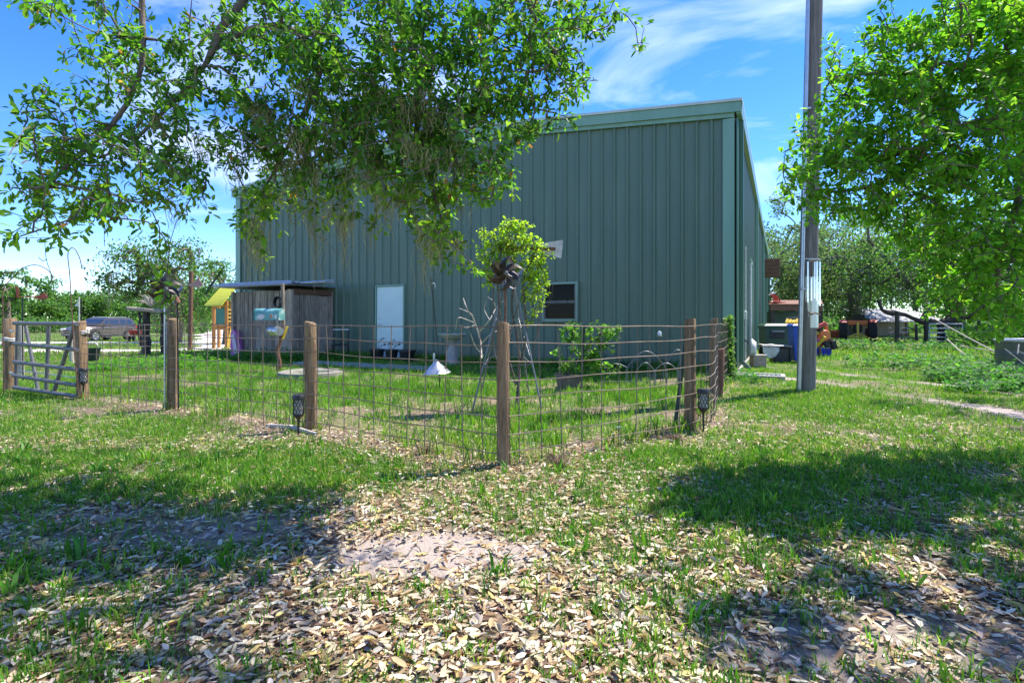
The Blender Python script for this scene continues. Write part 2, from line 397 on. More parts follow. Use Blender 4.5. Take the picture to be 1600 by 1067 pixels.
def track_dist(x, y):
    best = np.full(np.shape(x), 99.0)
    for T in TRACKS:
        for a, b in zip(T[:-1], T[1:]):
            vx, vy = b.x - a.x, b.y - a.y; t = np.clip(((x - a.x) * vx + (y - a.y) * vy) / (vx * vx + vy * vy), 0, 1)
            best = np.minimum(best, np.hypot(x - a.x - t * vx, y - a.y - t * vy))
    return best
def ell(x, y, cx, cy, rx, ry):
    return np.clip(1.4 - 1.4 * (((x - cx) / rx) ** 2 + ((y - cy) / ry) ** 2), 0, 1)
def bare(x, y):                                    # open sand
    w = fbm(x * 3, y * 3, 40) * .7
    b = np.maximum(ell(x, y, -0.35, 2.46, 0.75, 0.34), 0.6 * ell(x, y, -2.2, 2.75, 1.5, .42))
    b = np.maximum(b, 0.6 * ell(x, y, 1.3, 1.75, 1.0, .28))
    b = np.maximum(b, 1.0 * np.clip(1 - track_dist(x, y) / 0.5, 0, 1) * np.clip(.35 + 1.2 * fbm(x * .8, y * .8, 71), .3, 1.2))
    return np.clip(b * 1.5 - w, 0, 1)
def grassiness(x, y):
    x = np.asarray(x, float); y = np.asarray(y, float)
    n = fbm(x * 1.1, y * 1.1, 3); n2 = fbm(x * 3.2, y * 3.2, 8)
    g = 0.35 + 0.65 * smooth((y - 2.55) / 2.2)
    g = np.where((x > 0.6), g * (0.6 + 0.4 * smooth((x - 0.4 + (y - 3) * .3) / 1.6)), g)
    g = np.where((x < 0.6) & ~in_yard(x, y), g * (0.6 + 0.40 * smooth((-x - 0.8) / 2.0)), g)
    g = np.maximum(g, 0.55 * 1.5 * ell(x, y, 1.6, 3.1, 1.2, .55))
    g = np.maximum(g, 1.0 * ell(x, y, -2.1, 3.75, 1.9, .62))
    g = np.where(in_yard(x, y), np.maximum(0.9, g), g)
    fd = fence_dist(x, y)
    g = g * np.where((x < 4.2) & (x > -6.5), 0.12 + 0.88 * smooth((fd - 0.05) / 0.42), 1)
    yfront = in_yard(x, y) & (y < 6.4) & (x > -1.8)
    g = np.where(yfront, g * (0.42 + .35 * n2 + 0.3 * smooth((y - 4.6) / 2.2)), g)
    g = g * np.clip(0.2 + 1.9 * (n - 0.22) + 1.0 * (n2 - .5), 0.05, 1.0)
    g = g * (1 - np.clip(bare(x, y) * 1.2, 0, 1))
    return np.clip(g, 0, 1)
def litter(x, y):
    fd = fence_dist(x, y); n = fbm(x * 1.6, y * 1.6, 21)
    q = np.clip(1.25 - smooth((y - 3.6) / 3.6), 0.10, 1.1)
    q = np.where(in_yard(x, y), 0.55 * np.clip(1.3 - smooth((y - 4.2) / 2.4), .04, 1), q)
    q = np.maximum(q, np.where((x < 4.3) & (x > -5.5), 1.1 * np.clip(1 - fd / 0.42, 0, 1), 0))
    q = q * np.clip(0.35 + 1.25 * n, 0.15, 1.2)
    return np.clip(q * (1 - 0.78 * np.clip(bare(x, y), 0, 1)), 0, 1.2)
def micro(x, y):
    near = 1 - smooth((np.asarray(y) - 12) / 6)
    return near * (0.035 * (fbm(x * .9, y * .9, 60) - .5) + 0.018 * (fbm(x * 5, y * 5, 61) - .5))

# ------------------------------------------------------------------ ground
def graded(a, b, step, lo, hi, k=1.13):
    c = list(np.arange(a, b + 1e-6, step)); s = step
    while c[-1] < hi: s *= k; c.append(c[-1] + s)
    s = step
    while c[0] > lo: s *= k; c.insert(0, c[0] - s)
    return np.array(c)
gx = graded(-9, 11, 0.105, -900, 900); gy = graded(1.0, 13, 0.105, -60, 1500)
XX, YY = np.meshgrid(gx, gy)
x, y = XX.ravel(), YY.ravel()
z = gz(x, y) + micro(x, y)
nx, ny = len(gx), len(gy)
ii = np.arange(nx * ny).reshape(ny, nx)
FQ = np.stack([ii[:-1, :-1].ravel(), ii[:-1, 1:].ravel(), ii[1:, 1:].ravel(), ii[1:, :-1].ravel()], 1)
gr = grassiness(x, y); far = smooth((y - 8) / 4)
gcol = np.stack([np.clip(gr * 1.1, 0, 1), bare(x, y), np.clip(litter(x, y), 0, 1)], 1)
gme = fast_mesh('ground', np.stack([x, y, z], 1), FQ, gcol, True)
m, n, l, b = new_mat('ground')
at = n.new('ShaderNodeAttribute'); at.attribute_name = 'col'; sp = n.new('ShaderNodeSeparateColor'); l.new(at.outputs['Color'], sp.inputs[0])
t = n.new('ShaderNodeTexCoord')
def nz(scale, detail=6, rough=.6):
    q = n.new('ShaderNodeTexNoise'); q.inputs['Scale'].default_value = scale; q.inputs['Detail'].default_value = detail; q.inputs['Roughness'].default_value = rough
    l.new(t.outputs['Object'], q.inputs['Vector']); return q.outputs[0]
def ramp(src, *st):
    q = n.new('ShaderNodeValToRGB'); el = q.color_ramp.elements
    while len(el) < len(st): el.new(.5)
    for e_, (p_, c_) in zip(el, st): e_.position = p_; e_.color = (*c_, 1)
    l.new(src, q.inputs[0]); return q.outputs[0]
def mixc(f, a, b_):
    q = n.new('ShaderNodeMix'); q.data_type = 'RGBA'
    l.new(f, q.inputs['Factor']); l.new(a, q.inputs['A']); l.new(b_, q.inputs['B']); return q.outputs['Result']
dirt = ramp(nz(35, 8, .7), (.3, (.12, .082, .058)), (.5, (.23, .165, .12)), (.72, (.34, .255, .19)))
sandc = ramp(nz(90, 10, .78), (.3, (.20, .155, .125)), (.5, (.40, .33, .28)), (.7, (.58, .51, .45)))
green = ramp(nz(1.7, 8, .7), (.3, (.035, .085, .012)), (.5, (.075, .155, .022)), (.72, (.15, .21, .05)))
c1 = mixc(sp.outputs[1], dirt, sandc); c2_ = mixc(sp.outputs[0], c1, green)
l.new(c2_, b.inputs['Base Color']); b.inputs['Roughness'].default_value = .95; b.inputs['Specular IOR Level'].default_value = .15
bp = n.new('ShaderNodeBump'); bp.inputs['Strength'].default_value = .7; bp.inputs['Distance'].default_value = .03
l.new(nz(45, 8, .7), bp.inputs['Height']); l.new(bp.outputs[0], b.inputs['Normal'])
prop(link('ground', gme, mat=m), kind='structure')

DRIVE = [(-60, 36), (-40, 33.5), (-28, 32.8), (-21, 33.5), (-20, 37), (-25, 46), (-33, 60), (-48, 88)]
TRACK2 = [(-34, 22), (-22, 20.4), (-16, 20), (-13, 20.6), (-13.5, 25), (-18, 31)]
def strip_dist(x, y):
    best = np.full(np.shape(x), 99.0)
    for T, hw in ((DRIVE, 2.2), (TRACK2, 1.2)):
        C_ = catmull([Vector((p[0], p[1], 0)) for p in T], 1.0)
        for p in C_: best = np.minimum(best, np.hypot(x - p.x, y - p.y) - hw)
    return best
# pale sand drive with the parking strip beyond the yard
def strip(name, pts, width, mat, lift=0.006):
    P = catmull([Vector((p[0], p[1], 0)) for p in pts], 1.0); V, Fc = [], []
    for i, p in enumerate(P):
        d = (P[min(i + 1, len(P) - 1)] - P[max(i - 1, 0)]).normalized(); s_ = Vector((-d.y, d.x, 0))
        for k in range(7):
            o_ = (k / 6 - .5) * width * (1 + .16 * math.sin(i * .9 + k) * (abs(k - 3) == 3))
            q = p + s_ * o_; V.append((q.x, q.y, float(gz(q.x, q.y)) + lift))
    for i in range(len(P) - 1):
        for k in range(6): Fc.append((i * 7 + k, i * 7 + k + 1, i * 7 + 8 + k, i * 7 + 7 + k))
    me = bpy.data.meshes.new(name); me.from_pydata(V, [], Fc); me.update()
    return prop(link(name, me, mat=mat), kind='structure')
strip('sand_driveway', DRIVE, 4.4, 'sand')
strip('sand_track', TRACK2, 2.4, 'sand', 0.010)
strip('sand_verge', [(-34, 52), (-20, 56), (-8, 58)], 4, 'sand')
for nm, c_, sz in (('concrete_walk', (-3.6, 12.75), (4.2, .7)),):
    MB().box((c_[0], c_[1], 0.015), (sz[0], sz[1], .07), rz=BROT, ch=.01).build(nm, 'concrete', kind='structure')

# ------------------------------------------------------------------ metal building
bld = empty('metal_building', CORNER, BROT, 'large green ribbed metal barn with pale green trim and white door', 'building')
def top_z(xl): return EAVE + PITCH * min(-xl, BL + xl)
def profile():
    pts = [(0, 0)]
    for rc in (.1524, .4572, .762):
        pts += [(rc - .05, 0), (rc - .02, .042), (rc + .02, .042), (rc + .05, 0)]
        if rc < .7:
            for mc in (rc + .115, rc + .19): pts += [(mc - .016, 0), (mc, .005), (mc + .016, 0)]
    return pts + [(.9144, 0)]
PROF = profile()
def panel(w, topf, x0, flip):
    V, Fc = [], []
    pr = [(u, h) for u, h in PROF if u <= w + 1e-6]
    if pr[-1][0] < w - 1e-3: pr.append((w, 0))
    for u, h in pr: V += [(u, -h, 0.06), (u, -h, topf(x0 + u))]
    for i in range(len(pr) - 1): Fc.append((2 * i, 2 * i + 2, 2 * i + 3, 2 * i + 1))
    me = bpy.data.meshes.new('wall_panel'); me.from_pydata(V, [], Fc); me.update(); return me
xl = -BL
while xl < -0.01:
    w = min(.9144, -xl)
    o = link('wall_panel', panel(w, top_z, xl, 0), bld, 'wall_green'); o.location = (xl, -0.001 * random.random(), 0)
    # screws
    xl += w
if bld.children: pass
side_me = panel(.9144, lambda u: EAVE, 0, 0)
yl = 0.0
while yl < BD - .01:
    o = link('wall_panel', side_me, bld, 'wall_green'); o.location = (0, yl, 0); o.rotation_euler = (0, 0, R(90)); yl += .9144
# screw rows along the girts
sm = MB()
for zr in (.25, 1.2, 2.3, 3.5, 4.6):
    u = -BL + .22
    while u < -.2:
        sm.box((u, -.006, zr), (.012, .012, .012)); u += .3048
sm.build('screw_rows', 'trim_green', bld, kind='stuff')
# far walls and roof
MB().add([(-BL, 0, 0), (-BL, BD, 0), (-BL, BD, EAVE), (-BL, 0, EAVE)], [(0, 1, 2, 3)]).build('rear_wall', 'wall_green', bld)
MB().add([(-BL, BD, 0), (0, BD, 0), (0, BD, EAVE), (-BL / 2, BD, EAVE + PITCH * BL / 2), (-BL, BD, EAVE)], [(0, 1, 2, 3, 4)]).build('end_wall', 'wall_green', bld)
rz_ = EAVE + PITCH * BL / 2 + .30
for sx in (0, -BL):
    a = .16 if sx == 0 else -.16
    MB().prism([(sx + a, EAVE + .27), (-BL / 2, rz_), (-BL / 2, rz_ + .06), (sx + a, EAVE + .33)], BD + .34, c=(0, BD / 2, 0)).build('roof_slope', 'roof_metal', bld)
# rake trim in two steps, along both slopes
for sx in (0, -BL):
    s_ = 1 if sx == 0 else -1
    e0 = sx + s_ * .13
    MB().prism([(e0, EAVE + .06), (-BL / 2, rz_ - .24), (-BL / 2, rz_ - .004), (e0, EAVE + .268)], .05, c=(0, -.115, 0)).build('rake_trim', 'trim_green', bld)
    MB().prism([(sx, EAVE - .02), (-BL / 2, rz_ - .32), (-BL / 2, rz_ - .15), (sx, EAVE + .15)], .05, c=(0, -.062, 0)).build('rake_trim_lower', 'trim_green', bld)
# corner trims
MB().box((-.115, -.05, EAVE / 2 - .01), (.23, .03, EAVE - .02), ch=.006).build('corner_trim', 'trim_green', bld)
MB().box((.05, .07, EAVE / 2 - .012), (.03, .22, EAVE - .025), ch=.006).build('corner_trim', 'spout_green', bld)
MB().box((-BL + .10, -.05, EAVE / 2 - .01), (.24, .03, EAVE - .02), ch=.006).build('corner_trim', 'trim_green', bld)
# gutter and downspouts along the eave
MB().prism([(.04, EAVE + .03), (.14, EAVE + .05), (.16, EAVE + .25), (.04, EAVE + .25)], BD + .2, c=(0, BD / 2, 0)).build('gutter', 'trim_green', bld)
for yd in (.36, 9.0, 17.2, 25.5, 33.2):
    q = MB(); q.bar((.10, yd, EAVE + .05), (.10, yd, .22), .11, .09, .01); q.bar((.10, yd, .25), (.28, yd, .07), .1, .085, .01)
    q.build('downspout', 'spout_green' if yd < 1 else 'trim_green', bld)
MB().box((-BL / 2, BD / 2, .03), (BL + .16, BD + .16, .06), ch=.01).build('slab_edge', 'concrete', bld)
# door on the gable wall
def wall_x(px):                                     # building x coordinate of a picture column on the gable wall
    k = (px - 800) / F_PX
    t_ = (CORNER.x - k * CORNER.y) / (X_DIR.x - k * X_DIR.y)
    return -t_
dx0, dx1 = wall_x(589), wall_x(634.5)
dw = dx1 - dx0; dc = (dx0 + dx1) / 2
fr = MB()
for c_, s_ in (((dx0 + .025, -.045, 1.06), (.05, .09, 2.1)), ((dx1 - .025, -.045, 1.06), (.05, .09, 2.1)), ((dc, -.045, 2.135), (dw, .092, .05))): fr.box(c_, s_, ch=.004)
fr.build('door_frame', 'trim_green', bld)
door = MB().box((dc, -.045, 1.075), (dw - .11, .035, 2.06), ch=.004).build('door', 'door_white', bld)
h = MB(); h.lathe([(.0, 0), (.034, 0), (.034, .012), (.012, .016), (.012, .05)], (dx0 + .13, -.063, 1.02), 12, Matrix.Rotation(R(90), 3, 'X')); h.bar((dx0 + .12, -.115, 1.02), (dx0 + .26, -.115, 1.015), .02, .02, .004)
h.build('handle', 'galv', door)
MB().lathe([(.0, 0), (.028, 0), (.028, .015), (.0, .016)], (dx0 + .13, -.063, 1.19), 12, Matrix.Rotation(R(90), 3, 'X')).build('deadbolt', 'galv', door)
MB().box((dc, -.075, .045), (dw, .15, .04), ch=.004).build('threshold', 'galv', bld)
for zc in (.35, 1.1, 1.85): MB().box((dx1 - .055, -.068, zc), (.03, .02, .12), ch=.003).build('hinge', 'galv', door)
# window
wx0, wx1 = wall_x(849), wall_x(905)
def wall_z(px, py):
    k = (px - 800) / F_PX; t_ = wall_x(px); Yw = CORNER.y + t_ * X_DIR.y
    return CAM_H - (py - HOR) / F_PX * Yw
wz1, wz0 = wall_z(880, 441), wall_z(880, 503)
win = empty('window', ((wx0 + wx1) / 2, 0, (wz0 + wz1) / 2)); win.parent = bld
ww, wh = wx1 - wx0, wz1 - wz0
q = MB()
for c_, s_ in (((-ww / 2 + .03, -.06, 0), (.06, .1, wh)), ((ww / 2 - .03, -.06, 0), (.06, .1, wh)), ((0, -.06, wh / 2 - .03), (ww - .12, .1, .06)), ((0, -.062, -wh / 2 + .04), (ww - .12, .11, .08))): q.box(c_, s_, ch=.005)
q.build('frame', 'trim_green', win)
MB().box((0, -.07, 0), (ww - .12, .045, .05), ch=.004).build('rail', 'gate_grey', win)
q = MB()
for sx in (-1, 1):
    MB().box((sx * (ww / 2 - .075), -.066, 0), (.03, .04, wh - .14)).build('sash', 'gate_grey', win)
for s_ in (-1, 1): MB().box((0, -.053, s_ * wh / 4), (ww - .16, .006, wh / 2 - .09)).build('pane', 'glass_dark', win)
# fittings on the eave side wall
q = MB(); q.box((.05, 5.6, 1.45), (.05, .14, 2.9), ch=.01); q.build('door_trim', 'white_paint', bld)
q = MB(); q.box((.05, 6.6, 1.45), (.05, .14, 2.9), ch=.01); q.box((.05, 6.1, 2.93), (.05, 1.14, .14), ch=.01); q.build('door_trim', 'trim_green', bld)
MB().box((.045, 6.1, 1.42), (.03, .8, 2.8), ch=.004).build('side_door', 'wall_green', bld)
MB().box((.45, 19.5, 3.95), (.75, .9, .95), ch=.02).build('wall_box', 'brown_wood', bld, label='brown wooden box mounted high on the side wall')
for zc in (3.55, 3.75, 3.95, 4.15, 4.35): MB().box((.46, 19.04, zc), (.78, .03, .15), ch=.005).build('box_slat', 'brown_wood', bld)
MB().tube([(.07, 2.6, .1), (.07, 2.6, 3.0)], .018, 8).build('conduit', 'white_paint', bld)
MB().box((.06, 2.6, 1.25), (.08, .16, .22), ch=.01).build('electric_box', 'white_paint', bld)
q = MB(); q.tube([(.03, 2.0, .62), (.14, 2.0, .62), (.16, 2.0, .56)], .016, 8); q.lathe([(.0, 0), (.03, 0), (.03, .01), (0, .011)], (.10, 2.0, .66), 10); q.build('faucet', 'black_metal', bld)

# ------------------------------------------------------------------ wire fence
fence = empty('wire_fence', (-.06, 4.0, 0), 0, 'rusty welded wire fence on round wooden posts around the yard', 'fence')
def post_mesh(h, r, seed):
    q = MB(); rr = random.Random(seed); n_ = 12; prof = [(r * 1.04, -.05), (r, .25), (r * .99, h * .6), (r * .96, h - .015), (r * .86, h)]
    q.lathe(prof, n=n_); v2 = []
    for (a, b_, c_) in q.v:
        k = 1 + .06 * math.sin(3 * math.atan2(b_, a) + seed) + .03 * rr.uniform(-1, 1); v2.append((a * k + .012 * math.sin(c_ * 2 + seed), b_ * k, c_ + (.012 * a / r if c_ > h - .1 else 0)))
    q.v = v2; return q
post_h = [1.10, 1.13, 1.09, 1.09, 1.12, 1.14, 1.16]
post_r = [.072, .062, .060, .052, .058, .062, .06]
ph = [(-7.97, 8.3)] + POSTS; hh = [1.14] + post_h; rr_ = [.085] + post_r
for i, ((px_, py_), h_, r_) in enumerate(zip(ph, hh, rr_)):
    o = post_mesh(h_, r_, i * 1.7).build('fence_post', 'post_wood', fence)
    o.location = (px_ + .06, py_ - 4.0, 0); o.rotation_euler = (random.uniform(-.015, .015), random.uniform(-.02, .02), i)
o = post_mesh(1.16, .05, 22).build('fence_post', 'post_wood', fence); o.location = (4.36 + .06, 10.5 - 4, 0)
o = post_mesh(1.0, .05, 25).build('fence_post', 'rust', fence); o.location = (3.0 + .06, 7.6 - 4, -.3); o.rotation_euler = (0, .03, 0)
def wire_run(path, rows, vstep, r, off):
    P = catmull([Vector((a, b_, 0)) for a, b_ in path], .1)
    N = []
    for i in range(len(P)):
        d = (P[min(i + 1, len(P) - 1)] - P[max(i - 1, 0)]).normalized(); s_ = Vector((d.y, -d.x, 0)); N.append(P[i] + s_ * off)
    S = [0.0]
    for a, b_ in zip(N[:-1], N[1:]): S.append(S[-1] + (b_ - a).length)
    def wob(s_, k): return .006 * math.sin(s_ * 2.3 + k * 1.7) + .005 * math.sin(s_ * 5.1 + k) - .012 * abs(math.sin(s_ * 1.3))
    for k, zr in enumerate(rows):
        pts = [p + Vector((0, 0, zr + wob(s_, k))) for p, s_ in zip(N, S)]
        MB().tube(pts, r, 5).build('wire', 'wire_rust', fence, world=True)
    s_ = .1
    while s_ < S[-1]:
        i = min(range(len(S)), key=lambda j: abs(S[j] - s_)); p = N[i]
        d = (N[min(i + 1, len(N) - 1)] - N[max(i - 1, 0)]).normalized()
        lean = random.uniform(-.012, .012)
        pts = [p + d * (s_ - S[i] + lean * j) + Vector((random.uniform(-.003, .003), random.uniform(-.003, .003) + .006, z_)) for j, z_ in enumerate(np.linspace(-.02, rows[0] + .002, 5))]
        MB().tube(pts, r * .92, 5).build('wire', 'wire_rust', fence, world=True)
        s_ += vstep * random.uniform(.96, 1.04)
ROWS = [1.065 - .137 * k for k in range(8)]
wire_run([(-6.17, 7.5), (-4.22, 6.5), (-2.04, 5.29), (-0.06, 4.0)], ROWS, .205, .0048, .066)
wire_run([(-0.06, 4.02), (1.80, 5.29), (2.55, 6.7), (3.10, 8.0), (4.00, 9.8), (4.45, 10.7)], ROWS, .205, .0048, .062)

# fence at the back of the side yard
fence2 = empty('side_yard_fence', (-10, 10.8, 0), 0, 'thin wire fence on pale posts seen through the tube gate', 'fence')
bp_ = [G(33, 586), G(113, 568), Vector((-11.2, 17.0, 0)), Vector((-10.6, 21, 0))]
bp_.insert(0, Vector((-9.4, 9.0, 0)))
for i, p in enumerate(bp_):
    o = post_mesh(1.1, .055, i + 40).build('fence_post', 'pale_wood', fence2); o.location = (p.x + 10, p.y - 10.8, 0)
for k in range(6):
    MB().tube([p + Vector((0, -.06, .15 + .17 * k)) for p in bp_], .004, 4).build('wire', 'wire_rust', fence2, world=True)
for a, b_ in zip(bp_[:-1], bp_[1:]):
    L_ = (b_ - a).length; k = 1
    while k * .3 < L_:
        p = a.lerp(b_, k * .3 / L_); MB().tube([p + Vector((0, -.06, 0)), p + Vector((0, -.06, 1.02))], .0035, 4).build('wire', 'wire_rust', fence2, world=True); k += 1

# tube gate
gA, gB = Vector((-7.62, 8.0, 0)), Vector((-6.12, 7.36, 0))
gate = empty('tube_gate', gA, 0, 'grey five-rail metal tube gate hung between two stout posts', 'gate')
zl, zr_ = [1.07, .76, .48, .27, .09], [1.06, .70, .42, .20, .045]
for a, b_ in zip(zl, zr_): MB().tube([gA + Vector((0, 0, a)), gB + Vector((0, 0, b_))], .029, 12).build('rail', 'gate_grey', gate, world=True)
def gp(t_, z_): p = gA.lerp(gB, t_); return (p.x, p.y + .034, z_)
MB().tube([gp(.03, 1.05), gp(.0, .09)], .026, 10).build('stile', 'gate_grey', gate, world=True)
MB().tube([gp(.54, 1.05), gp(.50, .07)], .026, 10).build('stile', 'gate_grey', gate, world=True)
MB().tube([gp(.16, 1.05), gp(.37, .07)], .024, 10).build('brace', 'gate_grey', gate, world=True)
MB().tube([gp(.93, 1.04), gp(.62, .06)], .026, 10).build('brace', 'gate_grey', gate, world=True)
MB().tube([gp(.04, .35), gp(.97, .30)], .006, 6).build('tie_wire', 'galv', gate, world=True)
for z_ in (.95, .3): MB().tube([gA + Vector((-.02, 0, z_)), gA + Vector((-.25, .2, z_))], .018, 8).build('hinge', 'galv', gate, world=True)
q = MB()
for k in range(3):
    q.tube([Vector((-6.17, 7.5, .93 + .018 * k)) + Vector((.082 * math.cos(a), .082 * math.sin(a), .01 * math.sin(a))) for a in np.linspace(0, 2 * PI, 15)], .009, 6)
q.build('rope_loop', 'cloth', label='white rope looped round the gate latch post', cat='rope')
q = MB()
for k in range(2):
    q.tube([Vector((-7.97, 8.3, .80 + .03 * k)) + Vector((.098 * math.cos(a), .098 * math.sin(a), .012 * math.sin(3 * a))) for a in np.linspace(0, 2 * PI, 15)], .012, 6)
q.build('chain_loop', 'white_paint', label='white chain looped round the gate hinge post', cat='chain')
# ------------------------------------------------------------------ things in and around the yard
def rot3(axis, a): return Matrix.Rotation(a, 3, axis)
RX90 = rot3('X', R(90))

# black lattice path lights
def path_light(name, loc, label, stake=.34, lean=0):
    t_ = empty(name, loc, 0, label, 'garden light', 'lattice solar lights along the fence'); t_.rotation_euler = (lean, lean * .6, 0)
    z0 = stake
    MB().tube([(0, 0, -.05), (0, 0, z0 * .8), (0, 0, z0)], [.008, .011, .014], 8).build('stake', 'black_plastic', t_)
    MB().lathe([(.012, z0), (.03, z0 + .02), (.05, z0 + .045), (.05, z0 + .055)], n=14).build('base_cup', 'black_plastic', t_)
    for k in range(10):
        for s_ in (-1, 1):
            pts = [(.05 * math.cos(2 * PI * k / 10 + s_ * u * 1.4), .05 * math.sin(2 * PI * k / 10 + s_ * u * 1.4), z0 + .05 + .15 * u) for u in np.linspace(0, 1, 6)]
            MB().tube(pts, .0032, 4).build('lattice_bar', 'black_plastic', t_)
    MB().lathe([(.0, z0 + .05), (.036, z0 + .05), (.038, z0 + .2), (.0, z0 + .2)], n=12, caps=False).build('diffuser', 'pale_diffuser', t_)
    MB().lathe([(.056, z0 + .195), (.06, z0 + .2), (.06, z0 + .225), (.05, z0 + .24), (.0, z0 + .243)], n=16).build('cap', 'black_plastic', t_)
    return t_
pm('pale_diffuser', (.5, .49, .44), (.42, .41, .37), 10, .5)
path_light('path_light', G(466, 681), 'black lattice solar light beside the second post from the gate', .16, .05)
path_light('path_light', G(1099, 675), 'black lattice solar light standing clear beside the bare end post', .19)
path_light('path_light', (-6.05, 7.38, .12), 'black lattice solar light fixed to the gate latch post', .08)

# log by the fence
MB().tube([G(418, 668) + Vector((0, 0, .02)), G(455, 672) + Vector((0, 0, .03)), G(496, 682) + Vector((0, 0, .02))], [.022, .026, .018], 7).build('fallen_stick', 'pale_wood', label='pale fallen stick lying beside a lattice solar light', cat='stick')

# shepherd hooks by the gate
def polyW(pts): return [W(*p) for p in pts]
q = MB().tube(catmull(polyW([(123, 620, 7.2), (117, 560, 7.2), (112, 480, 7.2), (109, 430, 7.2), (106, 400, 7.2), (108, 391, 7.2), (113, 387, 7.2), (119, 392, 7.2), (125, 405, 7.2), (128, 420, 7.2)]), .03), .0062, 6)
q.build('shepherd_hook', 'rust', label='tall thin rusty shepherd hook beside the gate latch post', cat='plant hook')
q = MB().tube(catmull(polyW([(6, 612, 7.7), (5, 540, 7.7), (4, 470, 7.7), (6, 450, 7.7), (17, 437, 7.7), (35, 420, 7.7), (54, 414, 7.7), (72, 420, 7.7), (82, 432, 7.7), (78, 443, 7.7)]), .03), .0065, 6)
q.build('shepherd_hook', 'rust', label='rusty shepherd hook bowing wide over the gate hinge post', cat='plant hook')

# red arrow wind vane
t_ = empty('wind_vane', W(36, 592, 9.0), 0, 'red sheet metal arrow wind vane on a green stake behind gate', 'wind vane')
MB().tube([W(36, 594, 9), W(35, 465, 9)], .011, 6).build('stake', 'tpost_green', t_, world=True)
MB().tube([W(24, 464.5, 9), W(66, 463.5, 9)], .007, 6).build('arrow_rod', 'red_rust', t_, world=True)
def plate(pts, Y, th, tilt=0):
    P = [W(a, b_, Y) for a, b_ in pts]; k = len(P); o_ = Vector((0, th, 0))
    return MB().add(P + [p + o_ for p in P], [tuple(range(k)), tuple(range(2 * k - 1, k - 1, -1))] + [((i + 1) % k, i, k + i, k + (i + 1) % k) for i in range(k)])
plate([(50, 465), (62, 461), (68, 457), (75, 464), (73, 467), (62, 468)], 9, .004).build('tail', 'red_rust', t_, world=True)
plate([(23, 447), (28, 449), (30, 456), (29, 464), (26, 464)], 9, .004).build('head', 'red_rust', t_, world=True)
t_ = empty('garden_flag', W(123, 575, 12), 0, 'small white pennant on a white stake beyond the gate', 'flag')
MB().tube([W(124, 580, 12), W(123.5, 464, 12)], .012, 6).build('stake', 'white_paint', t_, world=True)
plate([(123, 471), (116, 478), (123, 479)], 11.98, .006).build('pennant', 'white_paint', t_, world=True)
MB().tube([W(127.5, 580, 12.4), W(127, 466, 12.4)], .014, 6).build('garden_stake', 'black_metal', label='plain black stake standing beside the white pennant', cat='stake')

# rustic stand of two stumps and a slab, spiky silver plant on it
t_ = empty('stump_stand', W(240, 556, 17), 0, 'rough wooden stand of two gnarled trunks under a plank', 'stand')
sb = CAM_H
MB().tube(catmull(polyW([(226, 556, 17), (229, 540, 17), (227, 520, 17), (229, 500, 17), (228, 486, 17)]), .1), [.16, .13, .12, .11] + [.1] * 60, 9).build('trunk', 'dark_bark', t_, world=True) if False else None
def trunk(pts, r0, r1, name, mat, parent, n_=9):
    P = catmull(polyW(pts), .12); m_ = len(P); rs = [r0 + (r1 - r0) * i / (m_ - 1) + .012 * math.sin(i * 1.9) for i in range(m_)]
    return MB().tube(P, rs, n_).build(name, mat, parent, world=True)
trunk([(225, 558, 17), (229, 540, 17), (227, 520, 17), (229, 500, 17), (228, 486, 17)], .15, .10, 'trunk', 'dark_bark', t_)
trunk([(257, 556, 17.2), (255, 530, 17.2), (256, 505, 17.2), (254, 488, 17.2)], .10, .07, 'trunk', 'dark_bark', t_)
trunk([(222, 540, 17), (217, 520, 17), (219, 495, 17), (216, 487, 17)], .05, .035, 'trunk', 'dark_bark', t_)
MB().bar(W(202, 482, 17) , W(257, 487, 17), .34, .11, .02).build('slab', 'grey_wood', t_, world=True)
sp_ = MB(); c_ = W(236, 474, 17)
for i in range(34):
    d_ = Vector((random.gauss(0, 1), random.gauss(0, .7), random.gauss(.7, .8))).normalized() * random.uniform(.22, .48)
    sp_.tube([c_ + Vector((0, 0, -.12)), c_ + d_ * .5, c_ + d_ + Vector((0, 0, -.05))], [.012, .01, .003], 4)
prop(sp_.build('spiky_plant', 'pale_wood', label='spiky silver-grey dried plant sitting on the stump stand', cat='plant'), kind='thing')

# wind spinners with curved petals
def petal(r0, r1, w, curl, n_=8):
    V, Fc = [], []
    for i in range(n_ + 1):
        u = i / n_; r = r0 + (r1 - r0) * u; hw = w * math.sin(PI * min(.98, .1 + .86 * u)) ** .8 * .5 + .004
        a = curl * u * u
        for s_ in (-1, 0, 1):
            yy = s_ * hw; xx = r
            X_ = xx * math.cos(a) - yy * math.sin(a); Z_ = xx * math.sin(a) + yy * math.cos(a)
            V.append((X_, .03 * s_ * (1 if s_ else 0) + .02 * math.sin(u * 3) - .012 * (s_ == 0), Z_))
    k = len(V); V += [(a, b_ + .003, c) for a, b_, c in V]
    for i in range(n_):
        for j in range(2):
            a = i * 3 + j; Fc += [(a, a + 1, a + 4, a + 3), (k + a + 3, k + a + 4, k + a + 1, k + a)]
    rim = [i * 3 for i in range(n_ + 1)] + [i * 3 + 2 for i in range(n_, -1, -1)]
    rim = [i * 3 for i in range(n_ + 1)] + [n_ * 3 + 1] + [i * 3 + 2 for i in range(n_, -1, -1)] + [1]
    for i in range(len(rim)):
        a, b_ = rim[i], rim[(i + 1) % len(rim)]; Fc.append((b_, a, k + a, k + b_))
    return MB().add(V, Fc)
